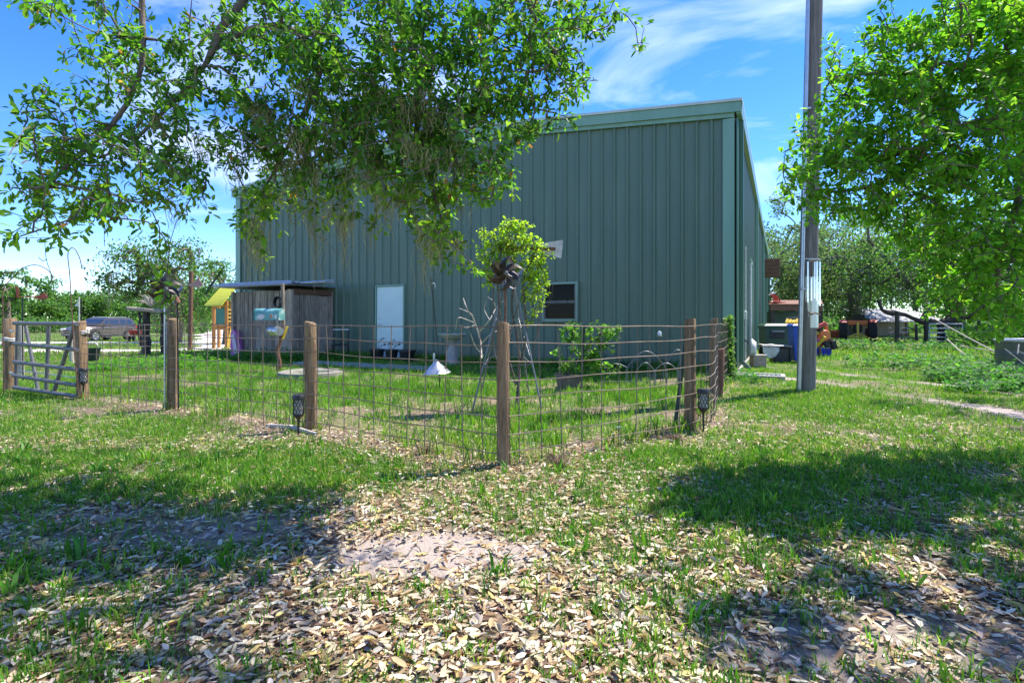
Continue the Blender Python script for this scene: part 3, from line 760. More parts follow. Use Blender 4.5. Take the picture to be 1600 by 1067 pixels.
def spinner(name, loc, hubz, rad, label, yaw, rodmat):
    t_ = empty(name, loc, yaw, label, 'wind spinner')
    MB().tube([(0, .03, 0), (0, .03, hubz)], .009, 8).build('rod', rodmat, t_)
    for lay, (rr, nn, y0, cu) in enumerate(((rad, 6, -.04, -.9), (rad * .98, 5, -.005, .8))):
        pme = petal(rad * .14, rr, rad * .32, cu).mesh('petal')
        for k in range(nn):
            o = link('petal', pme, t_, 'dark_iron' if lay == 0 else 'petal_back')
            o.location = (0, y0, hubz); o.rotation_euler = (0, 2 * PI * k / nn + lay * .5, 0)
    MB().lathe([(.0, 0), (rad * .13, 0), (rad * .11, .012), (.0, .02)], (0, -.055, hubz), 14, RX90).build('hub', 'tank_grey', t_)
    return t_
pm('petal_back', (.26, .23, .21), (.40, .36, .33), 18, .5, metal=.5, c3=(.12, .07, .05))
sp1 = W(793, 428, 4.1); spinner('wind_spinner', (-.05, 4.085, 1.02), sp1.z - 1.02, .145, 'dark metal petal wind spinner on the foremost fence post', .1, 'rust')
sp2 = W(258, 452, 6.4); spinner('wind_spinner', (sp2.x, sp2.y, 0), sp2.z, .20, 'dark metal petal wind spinner by the mossy oak branches', .75, 'galv')
t_ = empty('garden_torch', (W(277, 640, 6.38).x, 6.42, 0), 0, 'thin stake with a small rusty cone cap beside fence post', 'stake')
MB().tube([W(279, 642, 6.4), W(277, 470, 6.4)], .009, 6).build('stake', 'black_metal', t_, world=True)
MB().lathe([(.035, 0), (.03, .03), (.0, .09)], W(277, 473, 6.4), 10).build('cap', 'rust', t_, world=True)

# tall post with a rose coloured metal bird
t_ = empty('vane_post', W(297, 545, 20), 0, 'tall brown post carrying a rose-coloured sheet metal bird', 'post')
MB().bar(W(297, 548, 20), W(298.5, 424, 20), .12, .12, .01).build('post', 'brown_wood', t_, world=True)
plate([(292, 445), (301, 442), (307, 437), (310, 432), (312, 438), (318, 446), (309, 449), (299, 448)], 19.9, .02).build('metal_bird', 'rose_metal', t_, world=True)

# play tower
t_ = empty('play_tower', W(345, 548, 22), R(-20), 'wooden play tower with yellow awning roof and green panel', 'playset')
def pw(px, py, Y=22): return W(px, py, Y)
for a in ((334, 22), (354, 21.6), (342, 23.2), (362, 22.8)): MB().bar(pw(a[0], 550, a[1]), pw(a[0], 470, a[1]), .11, .11, .01).build('post', 'orange_wood', t_, world=True)
V = [pw(319, 478, 21.8), pw(346, 478, 21.3), pw(368, 451, 22.0), pw(343, 452, 22.6)]
MB().add(V + [v + Vector((0, .02, .05)) for v in V], [(3, 2, 1, 0), (4, 5, 6, 7), (0, 1, 5, 4), (1, 2, 6, 5), (2, 3, 7, 6), (3, 0, 4, 7)]).build('awning', 'canopy_yellow', t_, world=True)
MB().add([pw(337, 482, 21.85), pw(351, 482, 21.55), pw(351, 506, 21.55), pw(337, 506, 21.85)], [(0, 1, 2, 3)]).build('panel', 'canopy_green', t_, world=True)
for yy in (478, 508, 514): MB().bar(pw(333, yy, 21.9), pw(356, yy, 21.5), .07, .08, .008).build('rail', 'orange_wood', t_, world=True)
MB().bar(pw(334, 511, 21.95), pw(362, 511, 22.75), .3, .06).build('deck', 'orange_wood', t_, world=True)
for yy in (484, 490, 496, 502): MB().bar(pw(354, yy, 21.6), pw(362, yy, 22.8), .1, .04).build('side_slat', 'yellow', t_, world=True)
MB().bar(pw(355, 549, 21), pw(362, 514, 21.6), .08, .06).build('ladder_rail', 'yellow', t_, world=True)

# ---- plank shed
SR = Vector((-6.30, 14.97, 0)); D_ = -X_DIR; SN = -E_DIR          # front corner, direction along the front, outward
SL, SD = 2.57, 1.46
shed = empty('plank_shed', SR, BROT, 'low weathered grey plank shed with pipes lying on its roof', 'shed')
u = 0.0
while u < SL - .05:
    w = random.uniform(.15, .215); w = min(w, SL - u)
    zt = 2.0 + random.uniform(-.03, .03)
    o = MB().box((-(u + w / 2), random.uniform(-.012, .012), zt / 2), (w - random.uniform(.008, .022), .024, zt), ch=.004).build('plank', 'grey_wood', shed)
    o.rotation_euler = (random.uniform(-.004, .004), random.uniform(-.006, .006), 0); u += w
u = 0.05
while u < SD - .05:
    w = min(random.uniform(.16, .215), SD - u); zt = 1.88 + random.uniform(-.015, .015)
    MB().box((random.uniform(-.01, .01), u + w / 2, zt / 2), (.024, w - random.uniform(.006, .016), zt), ch=.004).build('plank', 'grey_wood', shed); u += w
for xx, yy in ((.03, -.03), (-SL + .03, -.05), (.02, SD)): MB().box((xx, yy, 1.0), (.09, .07, 2.0), ch=.006).build('corner_post', 'grey_wood', shed)
MB().box((.03, SD / 2, 1.96), (.045, SD, .15), ch=.005).build('fascia', 'brown_wood', shed)
MB().box((-SL / 2 - .1, SD / 2 - .1, 2.14), (SL + .5, SD + .35, .035), ch=.004).build('roof_sheet', 'grey_tarp', shed)
MB().box((-SL / 2, SD / 2, 1.0), (SL - .1, SD - .1, 1.9)).build('inner_lining', 'dark_bark', shed)
for (x0, x1, yy, zz_, rr) in ((-SL - .7, .2, -.2, 2.19, .035), (-SL - .5, .35, -.08, 2.195, .03), (-SL - .2, .9, .1, 2.19, .028), (-2.2, 1.0, .3, 2.19, .026), (-1.6, 1.15, .5, 2.19, .025), (-SL - .2, .5, .75, 2.19, .03), (-SL - .4, .15, -.14, 2.25, .025), (-1.4, 1.2, .4, 2.235, .022)):
    o = MB().tube([(x0, yy, zz_), (x1, yy + .03, zz_ + random.uniform(-.01, .03))], rr, 8).build('roof_pipe', 'galv'); o.location = SR; o.rotation_euler = (0, 0, BROT)
    prop(o, 'long galvanised pipe lying along the plank shed roof', 'pipe', 'pipes lying on the shed roof')
q = MB()
for k in range(5): q.tube([Vector((-.45, -.06, 1.62)) + Vector((.16 * math.cos(a), -.02 * k, .16 * math.sin(a) + .01 * k)) for a in np.linspace(0, 2 * PI, 13)], .012, 5)
q.build('hose_coil', 'black_plastic', label='black hose coil hung on the plank shed front', cat='hose'); q = bpy.context.scene.objects['hose_coil']; q.location = SR; q.rotation_euler = (0, 0, BROT)
# pink toy and black chair beside the shed
t_ = empty('toy_slide', W(366, 556, 15.6), 0, 'pink and purple plastic toy slide against the shed corner', 'toy')
q = MB(); pts = [(360, 520), (364, 515), (370, 522), (375, 540), (378, 556), (360, 556)]
plate(pts, 15.75, .3).build('slide_body', 'pink', t_, world=True)
plate([(361, 524), (365, 521), (372, 554), (366, 554)], 15.7, .04).build('slide_bed', 'mail_pink', t_, world=True)
t_ = empty('yard_chair', W(532, 562, 15.0), R(15), 'dark metal yard chair in shade by the shed', 'chair')
for xx, yy in ((-.22, -.2), (.22, -.2), (-.22, .2), (.22, .2)): MB().tube([(xx, yy, 0), (xx * .9, yy * .9, .42)], .014, 6).build('leg', 'black_metal', t_)
MB().box((0, 0, .43), (.46, .44, .03), ch=.01).build('seat', 'black_metal', t_)
for xx in (-.2, 0, .2): MB().bar((xx, .2, .44), (xx, .3, .85), .04, .015).build('back_slat', 'black_metal', t_)
MB().bar((-.22, .3, .86), (.22, .3, .86), .04, .03).build('back_rail', 'white_paint', t_)

# ---- painted mailbox on a crooked post
MY = 11.5
mb = empty('painted_mailbox', W(434, 581, MY), 0, 'teal hand-painted mailbox on a crooked wooden post', 'mailbox')
trunk([(434, 582, MY + .1), (437, 565, MY + .1), (433, 548, MY + .1), (439, 530, MY + .1), (441, 508, MY + .1)], .05, .04, 'lower_post', 'brown_wood', mb)
MB().bar(W(443, 512, MY + .12), W(441.5, 443, MY + .12), .09, .05, .006).build('upper_post', 'grey_wood', mb, world=True)
L_, rad, hz = .56, .115, .14
sec = [(-rad, 0), (rad, 0), (rad, hz)] + [(rad * math.cos(a), hz + rad * math.sin(a)) for a in np.linspace(.3, PI - .3, 8)] + [(-rad, hz)]
mc = W(421, 500, MY); yaw = R(-8)
Mz = rot3('Z', yaw)
def mp_(x_, y_, z_): return mc + Mz @ Vector((x_, y_, z_))
MB().loft([[mp_(xx, yy, zz_) for yy, zz_ in sec] for xx in (-L_ / 2, L_ / 2)]).build('box_body', 'mail_paint', mb, world=True)
MB().loft([[mp_(xx, yy * 1.05, zz_ * 1.03 - .003) for yy, zz_ in sec] for xx in (-L_ / 2 - .03, -L_ / 2 - .001)]).build('box_door', 'canopy_green', mb, world=True)
MB().loft([[mp_(xx, yy * 1.03, zz_ * 1.03 - .003) for yy, zz_ in sec] for xx in (L_ / 2 + .001, L_ / 2 + .015)]).build('box_back', 'mail_paint', mb, world=True)
def blot(cx, cz, rx, rz, seed):
    rr = random.Random(seed); P = [(cx + rx * math.cos(a) * rr.uniform(.7, 1.1), cz + rz * math.sin(a) * rr.uniform(.7, 1.1)) for a in np.linspace(0, 2 * PI, 12)[:-1]]
    return MB().add([mp_(x_, -rad - .003, z_) for x_, z_ in P], [tuple(range(len(P)))])
blot(-.12, .07, .10, .06, 1).build('painted_patch', 'mail_pink', mb, world=True)
blot(.115, .08, .03, .05, 2).build('painted_patch', 'mail_orange', mb, world=True)
blot(.22, .07, .035, .05, 4).build('painted_patch', 'white_paint', mb, world=True)
t_ = empty('tin_pail', W(432, 517, MY - .1), 0, 'galvanised tin pail hung sideways under the mailbox', 'pail')
Mp = rot3('Z', R(-35)) @ rot3('Y', R(-86))
MB().lathe([(.125, .17), (.12, .17), (.105, -.02), (.095, -.13), (0, -.13)], W(432, 517, MY - .12), 18, Mp, caps=False).build('pail_body', 'galv', t_, world=True)
MB().lathe([(.118, .12), (.0, .115)], W(432, 517, MY - .12), 18, Mp, caps=False).build('inside', 'tank_grey', t_, world=True)
for zz_ in (.16, .04): MB().lathe([(.127, zz_ - .008), (.131, zz_), (.127, zz_ + .008)], W(432, 517, MY - .12), 18, Mp, caps=False).build('hoop', 'galv', t_, world=True)
MB().bar(W(442, 530, MY), W(449, 510, MY), .09, .02).build('yellow_slat', 'yellow', label='short yellow slat nailed slantwise to mailbox post', cat='slat')

# round concrete ring
q = MB().lathe([(.0, .02), (.40, .02), (.44, .07), (.56, .105), (.62, .085), (.64, -.02)], (W(486, 590, 10.6).x, 10.6, 0), 26, caps=False)
q.build('concrete_ring', 'slab_grey', label='low round concrete ring lying in the yard grass', cat='planter')

# pots at the white door
dpos = lambda px, off: CORNER + X_DIR * wall_x(px) + SN * off
for i, (px_, s_, lb) in enumerate(((606, 1.0, 'black flower pot with a thin sprig standing before the door'), (628, .9, 'black flower pot with a leafy sprig at the door jamb'), (652, 1.1, 'wide empty black pot against the wall beside the door'))):
    p = dpos(px_, .45); t_ = empty('flower_pot', p, 0, lb, 'pot', 'pots by the white door')
    MB().lathe([(.0, 0), (.15 * s_, 0), (.2 * s_, .26), (.22 * s_, .27), (.22 * s_, .31), (.19 * s_, .31), (.17 * s_, .24), (0, .24)], n=16).build('pot', 'black_plastic', t_)
    if i < 2:
        for k in range(5 + i * 3):
            a = random.uniform(0, 6.28); e_ = Vector((.16 * math.cos(a), .16 * math.sin(a), random.uniform(.4, .62)))
            MB().tube([(0, 0, .22), e_ * .6 + Vector((0, 0, .12)), e_], .005, 4).build('stem', 'tpost_green', t_)
            MB().add([e_, e_ + Vector((.06, .02, .03)), e_ + Vector((.11, .0, -.01)), e_ + Vector((.05, -.04, .0))], [(0, 1, 2, 3)]).build('leaf', 'tpost_green', t_)

# feeder pole with cone baffle
t_ = empty('feeder_pole', W(684, 612, 8.4), 0, 'thin leaning feeder pole with a silver cone baffle', 'feeder pole')
MB().tube([W(687, 612, 8.4), W(686, 560, 8.4), W(680, 500, 8.4), W(673, 434, 8.4)], .008, 6).build('pole', 'black_metal', t_, world=True)
MB().lathe([(.225, 0), (.22, .006), (.03, .19), (.012, .225), (.0, .225)], W(683, 583, 8.4), 26, rot3('Y', R(-4)), caps=False).build('baffle', 'galv', t_, world=True)
MB().tube(catmull(polyW([(674, 446, 8.4), (677, 442, 8.4), (680, 446, 8.4), (679, 451, 8.4)]), .02), .006, 5).build('hook', 'galv', t_, world=True)
MB().tube([W(678, 552, 11), W(678, 590, 11)], .02, 8).build('pipe_stub', 'white_paint', label='short white pipe stub upright behind the cone baffle', cat='pipe')

# bird bath
t_ = empty('bird_bath', W(707, 570, 13.2), 0, 'mossy stone bird bath with scalloped bowl and carved pedestal', 'bird bath')
q = MB(); n_ = 32; prof = [(.0, .66), (.12, .67), (.24, .72), (.33, .775), (.35, .785), (.355, .77), (.27, .69), (.13, .62), (.0, .60)]
vs_, fs_ = [], []
for r_, z_ in prof:
    for k in range(n_):
        a = 2 * PI * k / n_; s_ = 1 + .05 * math.cos(8 * a) * (r_ / .35) ** 2; vs_.append((r_ * s_ * math.cos(a), r_ * s_ * math.sin(a), z_ + .012 * math.cos(8 * a) * (r_ / .35) ** 3))
for i in range(len(prof) - 1):
    for k in range(n_): fs_.append((i * n_ + k, i * n_ + (k + 1) % n_, (i + 1) * n_ + (k + 1) % n_, (i + 1) * n_ + k))
q.add(vs_, fs_).build('bowl', 'bath_stone', t_)
MB().lathe([(.21, 0), (.21, .05), (.16, .09), (.13, .16), (.15, .26), (.14, .34), (.095, .44), (.085, .54), (.12, .60), (.13, .63)], n=20).build('pedestal', 'concrete', t_)

# driftwood snag beside the windmill
sn = MB()
for pts, r0 in (([(752, 560), (750, 530), (742, 505), (735, 490), (718, 482)], .026), ([(742, 505), (730, 500), (716, 497), (712, 515)], .016), ([(735, 492), (728, 478), (724, 466)], .014), ([(748, 520), (765, 500), (776, 480), (790, 468)], .02), ([(765, 500), (757, 484), (760, 470)], .012), ([(742, 508), (728, 512), (720, 508)], .011), ([(776, 482), (770, 470), (762, 464)], .01), ([(750, 540), (770, 520), (800, 512), (815, 500)], .016), ([(755, 556), (742, 540), (735, 520)], .012)):
    P = catmull([W(a, b_, 8.6 + .3 * math.sin(a)) for a, b_ in pts], .06); sn.tube(P, [r0 * .7 * (1 - .6 * i / len(P)) + .002 * math.sin(i * 2) for i in range(len(P))], 6)
sn.build('driftwood_snag', 'pale_wood', label='pale bare driftwood snag standing beside the small windmill', cat='driftwood')

# ---- garden windmill
WY = 6.6
wm = empty('garden_windmill', W(795, 638, WY), 0, 'small garden windmill tower with white tail overgrown by vine', 'windmill')
top_ = W(797, 405, WY)
WMAT = 'tank_grey'
feet = [W(738, 642, 6.35), W(846, 636, 6.3), W(826, 612, 7.2), W(752, 612, 7.3)]
for f_ in feet: MB().bar(f_, top_ + (f_ - top_) * .06 + Vector((0, 0, .02)), .016, .016).build('leg', WMAT, wm, world=True)
for u in (.42, .72):
    for i in range(4):
        a, b_ = top_.lerp(feet[i], u), top_.lerp(feet[(i + 1) % 4], u); MB().bar(a, b_, .008, .008).build('girt', WMAT, wm, world=True)
for i in range(4):
    a, b_ = top_.lerp(feet[i], .72), top_.lerp(feet[(i + 1) % 4], .42); MB().bar(a, b_, .007, .007).build('cross_brace', WMAT, wm, world=True)
plate([(842, 381), (880, 375), (877, 404), (842, 394)], WY + .05, .006).build('tail', 'white_paint', wm, world=True)
MB().bar(W(800, 387, WY), W(868, 389, WY), .03, .035).build('tail_rod', 'rust', wm, world=True)
MB().box(W(797, 388, WY), (.12, .16, .14), ch=.02).build('gearbox', 'rust', wm, world=True)

# potted shrub pot, stakes, edging
POT = G(888, 607)
t_ = empty('planter_pot', POT, 0, 'dark nursery pot holding the leafy shrub below the window', 'pot')
MB().lathe([(.0, 0), (.17, 0), (.21, .2), (.225, .2), (.225, .24), (.2, .24), (.18, .19), (0, .19)], n=20).build('pot', 'terracotta', t_)
MB().lathe([(.0, .2), (.185, .2)], n=16, caps=False).build('soil', 'soil', t_)
MB().bar(W(908, 617, 7.9), W(913, 507, 7.9), .035, .03).build('steel_stake', 'tpost_green', label='dark steel stake upright in front of the potted shrub', cat='stake')
MB().bar(W(1054, 671, 5.35), W(1071, 538, 5.45), .03, .025).build('steel_stake', 'tpost_green', label='dark steel stake leaning beside the bare end post', cat='stake')
t_ = empty('finial_stake', W(1031, 612, 8.6), 0, 'thin stake topped with a white glass finial near edging', 'stake')
MB().tube([W(1033, 612, 8.6), W(1031, 526, 8.6)], .007, 6).build('stake', 'rust', t_, world=True)
MB().lathe([(.0, -.04), (.03, -.03), (.036, 0), (.025, .03), (.0, .04)], W(1030.5, 521, 8.6), 12).build('finial', 'lamp_clear', t_, world=True)
MB().lathe([(.0, 0), (.045, .005), (.05, .012), (.0, .014)], W(1030.5, 526, 8.6), 12).build('finial_cup', 'galv', t_, world=True)
ed = empty('arched_edging', W(1010, 606, 8.8), 0, 'low arched wire garden edging in front of the wall', 'edging')
for a, b_, hgt, Y in ((945, 980, .12, 9.2), (978, 1042, .52, 8.9), (1040, 1078, .5, 9.6), (993, 1024, .26, 8.4), (1022, 1060, .22, 8.6), (1058, 1078, .3, 9.0)):
    base = HOR + F_PX * CAM_H / Y
    p0, p1 = W(a, base, Y), W(b_, base, Y)
    p0u, p1u = p0 + Vector((0, 0, .28)), p1 + Vector((0, 0, .28))
    MB().tube([p0] + arc(p0u, p1u, (0, 0, hgt * .6)) + [p1], .008, 6).build('hoop', 'tank_grey', ed, world=True)
MB().tube([W(940, 596, 9.0), W(1078, 596, 9.0)], .006, 5).build('edging_rail', 'tank_grey', ed, world=True)
for px_ in (950, 985, 1010, 1035, 1060): MB().tube([W(px_, 606, 9.0), W(px_ + 3, 566, 9.0)], .006, 5).build('edging_bar', 'tank_grey', ed, world=True)
MB().box(G(966, 672) + Vector((0, 0, .03)), (.07, .05, .012), rz=.6, ch=.003).build('plastic_scrap', 'mail_paint', label='small teal plastic scrap lying in the yard litter', cat='litter')
# dry clumps at the fence foot
def clump(name, c_, n_, hgt, spread, mat, label):
    q = MB()
    for i in range(n_):
        a = random.uniform(0, 6.28); r_ = spread * random.random() ** .5; b_ = Vector((c_.x + r_ * .35 * math.cos(a), c_.y + r_ * .35 * math.sin(a), 0)); e_ = Vector((c_.x + r_ * math.cos(a), c_.y + r_ * math.sin(a), hgt * random.uniform(.3, 1)))
        q.tube([b_, b_.lerp(e_, .55) + Vector((0, 0, .03)), e_ - Vector((0, 0, .01))], [.003, .0025, .001], 3)
    return q.build(name, mat, label=label, cat='dry grass')
pm('straw', (.20, .13, .07), (.34, .25, .15), 20, .9)
clump('dry_grass_clump', G(873, 728), 110, .11, .13, 'straw', 'brown dry grass clump just beside the foremost post')
clump('dry_grass_clump', G(665, 707), 80, .09, .13, 'straw', 'brown dry grass clump between two middle fence posts')
clump('dry_grass_clump', G(1052, 690), 70, .08, .12, 'straw', 'brown dry grass clump at the leaning stake foot')

# ---- beside the barn
t_ = empty('utility_pole', (4.63, 8.24, 0), 0, 'tall weathered utility pole with metal sleeve and grey conduit', 'pole')
ptop = (4.63 + .20, 8.24, 9.0)
MB().tube([(4.63, 8.24, -.1), (4.68, 8.24, 2.2), (4.73, 8.24, 4.6), ptop], [.135, .128, .122, .11], 20).build('shaft', 'pole_wood', t_, world=True)
za, zb = W(1262, 547 - 35, 8.24).z, W(1262, 433, 8.24).z
MB().lathe([(.137, za), (.137, zb)], (4.675, 8.24, 0), 24, caps=False).build('sleeve', 'sleeve_metal', t_, world=True) if 'sleeve_metal' in MATS else None
pm('sleeve_metal', (.40, .44, .43), (.5, .54, .52), 3, .3, metal=.8, stretch=(6, 6, .6), c3=(.36, .46, .38))
MB().lathe([(.137, za), (.1365, (za + zb) / 2), (.136, zb)], (4.673, 8.24, 0), 24, caps=False).build('sleeve', 'sleeve_metal', t_, world=True)
MB().tube([(4.47, 8.14, -.05), (4.53, 8.14, 2.2), (4.58, 8.14, 4.6), (4.68, 8.16, 8.9)], .026, 10).build('conduit', 'galv', t_, world=True)
for z_ in (1.6, 3.0, 4.4): MB().box((4.54 + (z_ - 2.2) * .022, 8.13, z_), (.09, .07, .03)).build('strap', 'galv', t_, world=True)
MB().tube(catmull([W(1263, 487, 8.0), W(1268, 491, 7.95), W(1274, 489, 7.95), W(1281, 492, 7.98)], .03), .011, 6).build('rusty_hook', 'rust', t_, world=True)
t_ = empty('wind_chime', W(1271, 404, 7.98), 0, 'silver tube wind chime hanging on the utility pole', 'wind chime')
MB().bar(W(1258, 404.5, 8.0), W(1283, 405, 7.95), .02, .015).build('bracket', 'galv', t_, world=True)
MB().lathe([(.0, 0), (.075, 0), (.075, .015), (0, .015)], W(1272, 408, 7.95), 14).build('top_disc', 'pale_wood', t_, world=True)
for i, (px_, y0, y1) in enumerate(((1262.5, 409, 472), (1268, 434, 470), (1273, 409, 466), (1276.5, 408, 470), (1281, 409, 478), (1278.5, 440, 475))):
    MB().tube([W(px_, y0, 7.93 + .02 * (i % 2)), W(px_, y1, 7.93 + .02 * (i % 2))], .0115, 10).build('chime_tube', 'chrome', t_, world=True)
    MB().tube([W(px_, y0, 7.94), W(px_, 405, 7.94)], .002, 3).build('cord', 'black_metal', t_, world=True)

# trash cart
p = G(1209, 558); p = Vector((p.x, p.y, 0))
t_ = empty('trash_cart', p, BROT * .4, 'dark green wheeled trash cart against the barn side', 'trash cart')
def taper(w0, d0, w1, d1, z0, z1): return [[(-w / 2, -d / 2, z), (w / 2, -d / 2, z), (w / 2, d / 2, z), (-w / 2, d / 2, z)] for w, d, z in ((w0, d0, z0), (w1, d1, z1))]
MB().loft(taper(.58, .6, .70, .74, .06, .93)).build('body', 'cart_green', t_)
MB().box((0, 0, .925), (.76, .8, .07), ch=.02).build('rim', 'cart_green', t_)
MB().loft(taper(.77, .82, .6, .66, .962, 1.03)).build('lid', 'cart_green', t_)
MB().box((.02, -.365, .80), (.36, .05, .035), ch=.01).build('lift_bar', 'galv', t_)
MB().box((0, -.36, .70), (.42, .03, .22), ch=.01).build('front_recess', 'black_plastic', t_)
for s_ in (-1, 1): MB().lathe([(.0, -.03), (.12, -.03), (.13, 0), (.12, .03), (0, .03)], (s_ * .3, .3, .13), 16, rot3('Y', R(90))).build('wheel', 'rubber', t_)
MB().tube([(-.3, .42, .9), (-.3, .48, .93), (.3, .48, .93), (.3, .42, .9)], .018, 8).build('handle', 'cart_green', t_)
# block
p = G(1188, 574)
t_ = empty('concrete_block', p, .1, 'square tan concrete block by the barn wall', 'block')
q = MB(); q.box((0, .1, .14), (.33, .2, .27), ch=.012); q.build('block', 'pale_concrete', t_) if False else None
pm('pale_concrete', (.24, .19, .14), (.36, .3, .23), 12, .9, bump=.5)
MB().box((0, .1, .14), (.33, .2, .27), ch=.012).build('block_body', 'pale_concrete', t_)
MB().box((0, .1, .285), (.36, .23, .03), ch=.008).build('block_cap', 'concrete', t_)
# low bench with cloth
p = G(1216, 567)
t_ = empty('low_table', p, -.1, 'low black table with pale cloth beside the blue bin', 'table')
MB().box((0, .2, .44), (.72, .42, .05), ch=.01).build('top', 'tank_grey', t_)
MB().box((.12, .22, .2), (.42, .34, .4), ch=.02).build('cabinet', 'black_plastic', t_)
for xx, yy in ((-.32, .04), (.32, .04), (-.32, .36), (.32, .36)): MB().box((xx, yy, .21), (.04, .04, .42)).build('leg', 'black_metal', t_)
V, Fc = [], []
for i in range(9):
    for j in range(7):
        u, v = i / 8, j / 6; xx = -.39 + .42 * u; yy = .43 - .60 * v; zz_ = .478 + .008 * math.sin(9 * u + 5 * v)
        if yy < 0: zz_ = .478 - (-yy) * 1.6 * (.4 + .9 * abs(math.sin(2.5 * u + .4))); yy = -.012 - .02 * math.sin(11 * u)
        V.append((xx, yy, zz_))
for i in range(8):
    for j in range(6): a = i * 7 + j; Fc.append((a, a + 7, a + 8, a + 1))
cl = MB().add(V, Fc).build('draped_cloth', 'cloth', label='pale wrinkled cloth draped over the low black table', cat='cloth'); cl.location = p; cl.rotation_euler = (0, 0, -.1)
# blue bin
p = G(1252, 566)
t_ = empty('blue_bin', p, BROT * .5, 'tall bright blue recycling bin behind the utility pole', 'bin')
MB().loft(taper(.44, .48, .54, .6, .05, .95)).build('body', 'bin_blue', t_)
MB().box((0, 0, .955), (.59, .64, .06), ch=.02).build('rim', 'bin_blue', t_)
MB().loft(taper(.6, .66, .5, .55, .987, 1.03)).build('lid', 'bin_blue', t_)
for zz_ in (.5, .62): MB().box((-.09, -.275 - (zz_ - .5) * .1, zz_), (.06, .05, .3)).build('rib', 'bin_blue', t_)
for s_ in (-1, 1): MB().lathe([(.0, -.025), (.1, -.025), (.11, 0), (.1, .025), (0, .025)], (s_ * .24, .24, .11), 14, rot3('Y', R(90))).build('wheel', 'rubber', t_)
MB().bar(G(1238, 560) + Vector((0, -.2, .32)), G(1262, 572) + Vector((0, 0, .02)), .03, .03).build('pale_pole', 'galv', label='short pale pole leaning on the blue bin', cat='pole')
# open lean-to
SY = 20.0
t_ = empty('open_shelter', W(1240, 547, SY), 0, 'open wooden shelter with rust-brown fascia behind the bins', 'shelter')
MB().bar(W(1203, 480, SY), W(1284, 480.5, SY), .1, .26, .01).build('fascia', 'brown_wood', t_, world=True)
V = [W(1201, 475, SY - .1), W(1286, 475, SY - .1), W(1284, 469, SY + 2.4), W(1206, 469, SY + 2.4)]
MB().add(V + [v + Vector((0, 0, -.04)) for v in V], [(0, 1, 2, 3), (7, 6, 5, 4), (0, 4, 5, 1), (1, 5, 6, 2), (2, 6, 7, 3), (3, 7, 4, 0)]).build('roof', 'rust', t_, world=True)
for px_, Y in ((1206, SY + .05), (1281.5, SY + .05), (1212, SY + 2.2), (1278, SY + 2.2)): MB().bar(W(px_, HOR + F_PX * CAM_H / Y, Y), W(px_, 484, Y), .14, .14).build('post', 'dark_bark', t_, world=True)
MB().box(W(1232, 512, SY + 1.6), (1.55, .5, 1.35), ch=.02).build('cupboard', 'cart_green', t_, world=True)
for k in range(3): MB().bar(W(1204 + 4 * k, 458 + 2 * k, SY + .3), W(1211 + 5 * k, 476, SY + .3), .05, .16).build('red_slat', 'red_paint', t_, world=True) if False else None
ch_ = empty('red_chair', W(1210, 472, SY + .5), 0, 'red slatted wooden chair back on top of the open shelter', 'chair')
for k in range(4): MB().bar(W(1204.5 + 3.0 * k, 458.5 + 1.2 * k, SY + .5), W(1210.5 + 3.0 * k, 473, SY + .5), .06, .025).build('back_slat', 'red_paint', ch_, world=True)
MB().bar(W(1201, 461, SY + .46), W(1213, 457, SY + .46), .05, .03).build('back_rail', 'white_paint', ch_, world=True)
MB().bar(W(1207, 472.5, SY + .1), W(1222, 472.5, SY + .9), .3, .03).build('seat', 'red_paint', ch_, world=True)
# work table with yellow parts
t_ = empty('work_table', W(1240, 556, 17.2), 0, 'small rusty work table piled with yellow parts', 'table')
for px_, Y in ((1228, 17), (1252, 17), (1230, 17.6), (1254, 17.6)): MB().bar(W(px_, HOR + F_PX * CAM_H / Y, Y), W(px_, 508, Y), .05, .05).build('leg', 'rust', t_, world=True)
MB().bar(W(1224, 507, 17.3), W(1256, 507, 17.3), .55, .05).build('top', 'yellow', t_, world=True)
MB().bar(W(1228, 496, 17.3), W(1250, 496, 17.3), .03, .03).build('rack_rail', 'tank_grey', t_, world=True)
for px_ in (1228.5, 1249.5): MB().bar(W(px_, 496, 17.3), W(px_, 506, 17.3), .03, .03).build('rack_post', 'tank_grey', t_, world=True)
for k in range(5): MB().bar(W(1229 + 5 * k, 505, 17.1), W(1231 + 5 * k, 499.5 + (k % 3), 17.2), .07, .09).build('yellow_part', 'yellow', t_, world=True)
for k in range(6): MB().bar(W(1228 + 4 * k, 545, 17.05), W(1227 + 4 * k + (k % 3) * 2, 522, 17.15), .06, .05).build('hanging_part', ('orange_paint', 'yellow', 'red_paint')[k % 3], t_, world=True)
# orange tine implement
IY = 16.0
t_ = empty('tine_implement', W(1290, 548, IY), 0, 'red and yellow spring-tine farm implement behind the pole', 'farm implement')
def ib(a, b_, w, mat, nm): MB().bar(W(a[0], a[1], a[2] if len(a) > 2 else IY), W(b_[0], b_[1], b_[2] if len(b_) > 2 else IY), w, w, .006).build(nm, mat, t_, world=True)
ib((1273, 513), (1290, 505), .10, 'red_paint', 'mast'); ib((1290, 505), (1293, 528), .09, 'orange_paint', 'mast')
ib((1272, 519), (1292, 525), .09, 'yellow', 'frame_bar'); ib((1272, 528), (1294, 529, 16.4), .1, 'red_paint', 'frame_bar')
ib((1276, 541), (1289, 526, 15.8), .07, 'yellow', 'tine'); ib((1283, 541, 16.3), (1294, 528, 16.2), .06, 'red_paint', 'tine'); ib((1273, 533), (1286, 531), .07, 'pink', 'frame_bar')
MB().lathe([(.0, -.04), (.15, -.03), (.17, 0), (.15, .03), (0, .04)], W(1288.5, 524, IY - .1), 14, RX90).build('disc', 'orange_paint', t_, world=True)
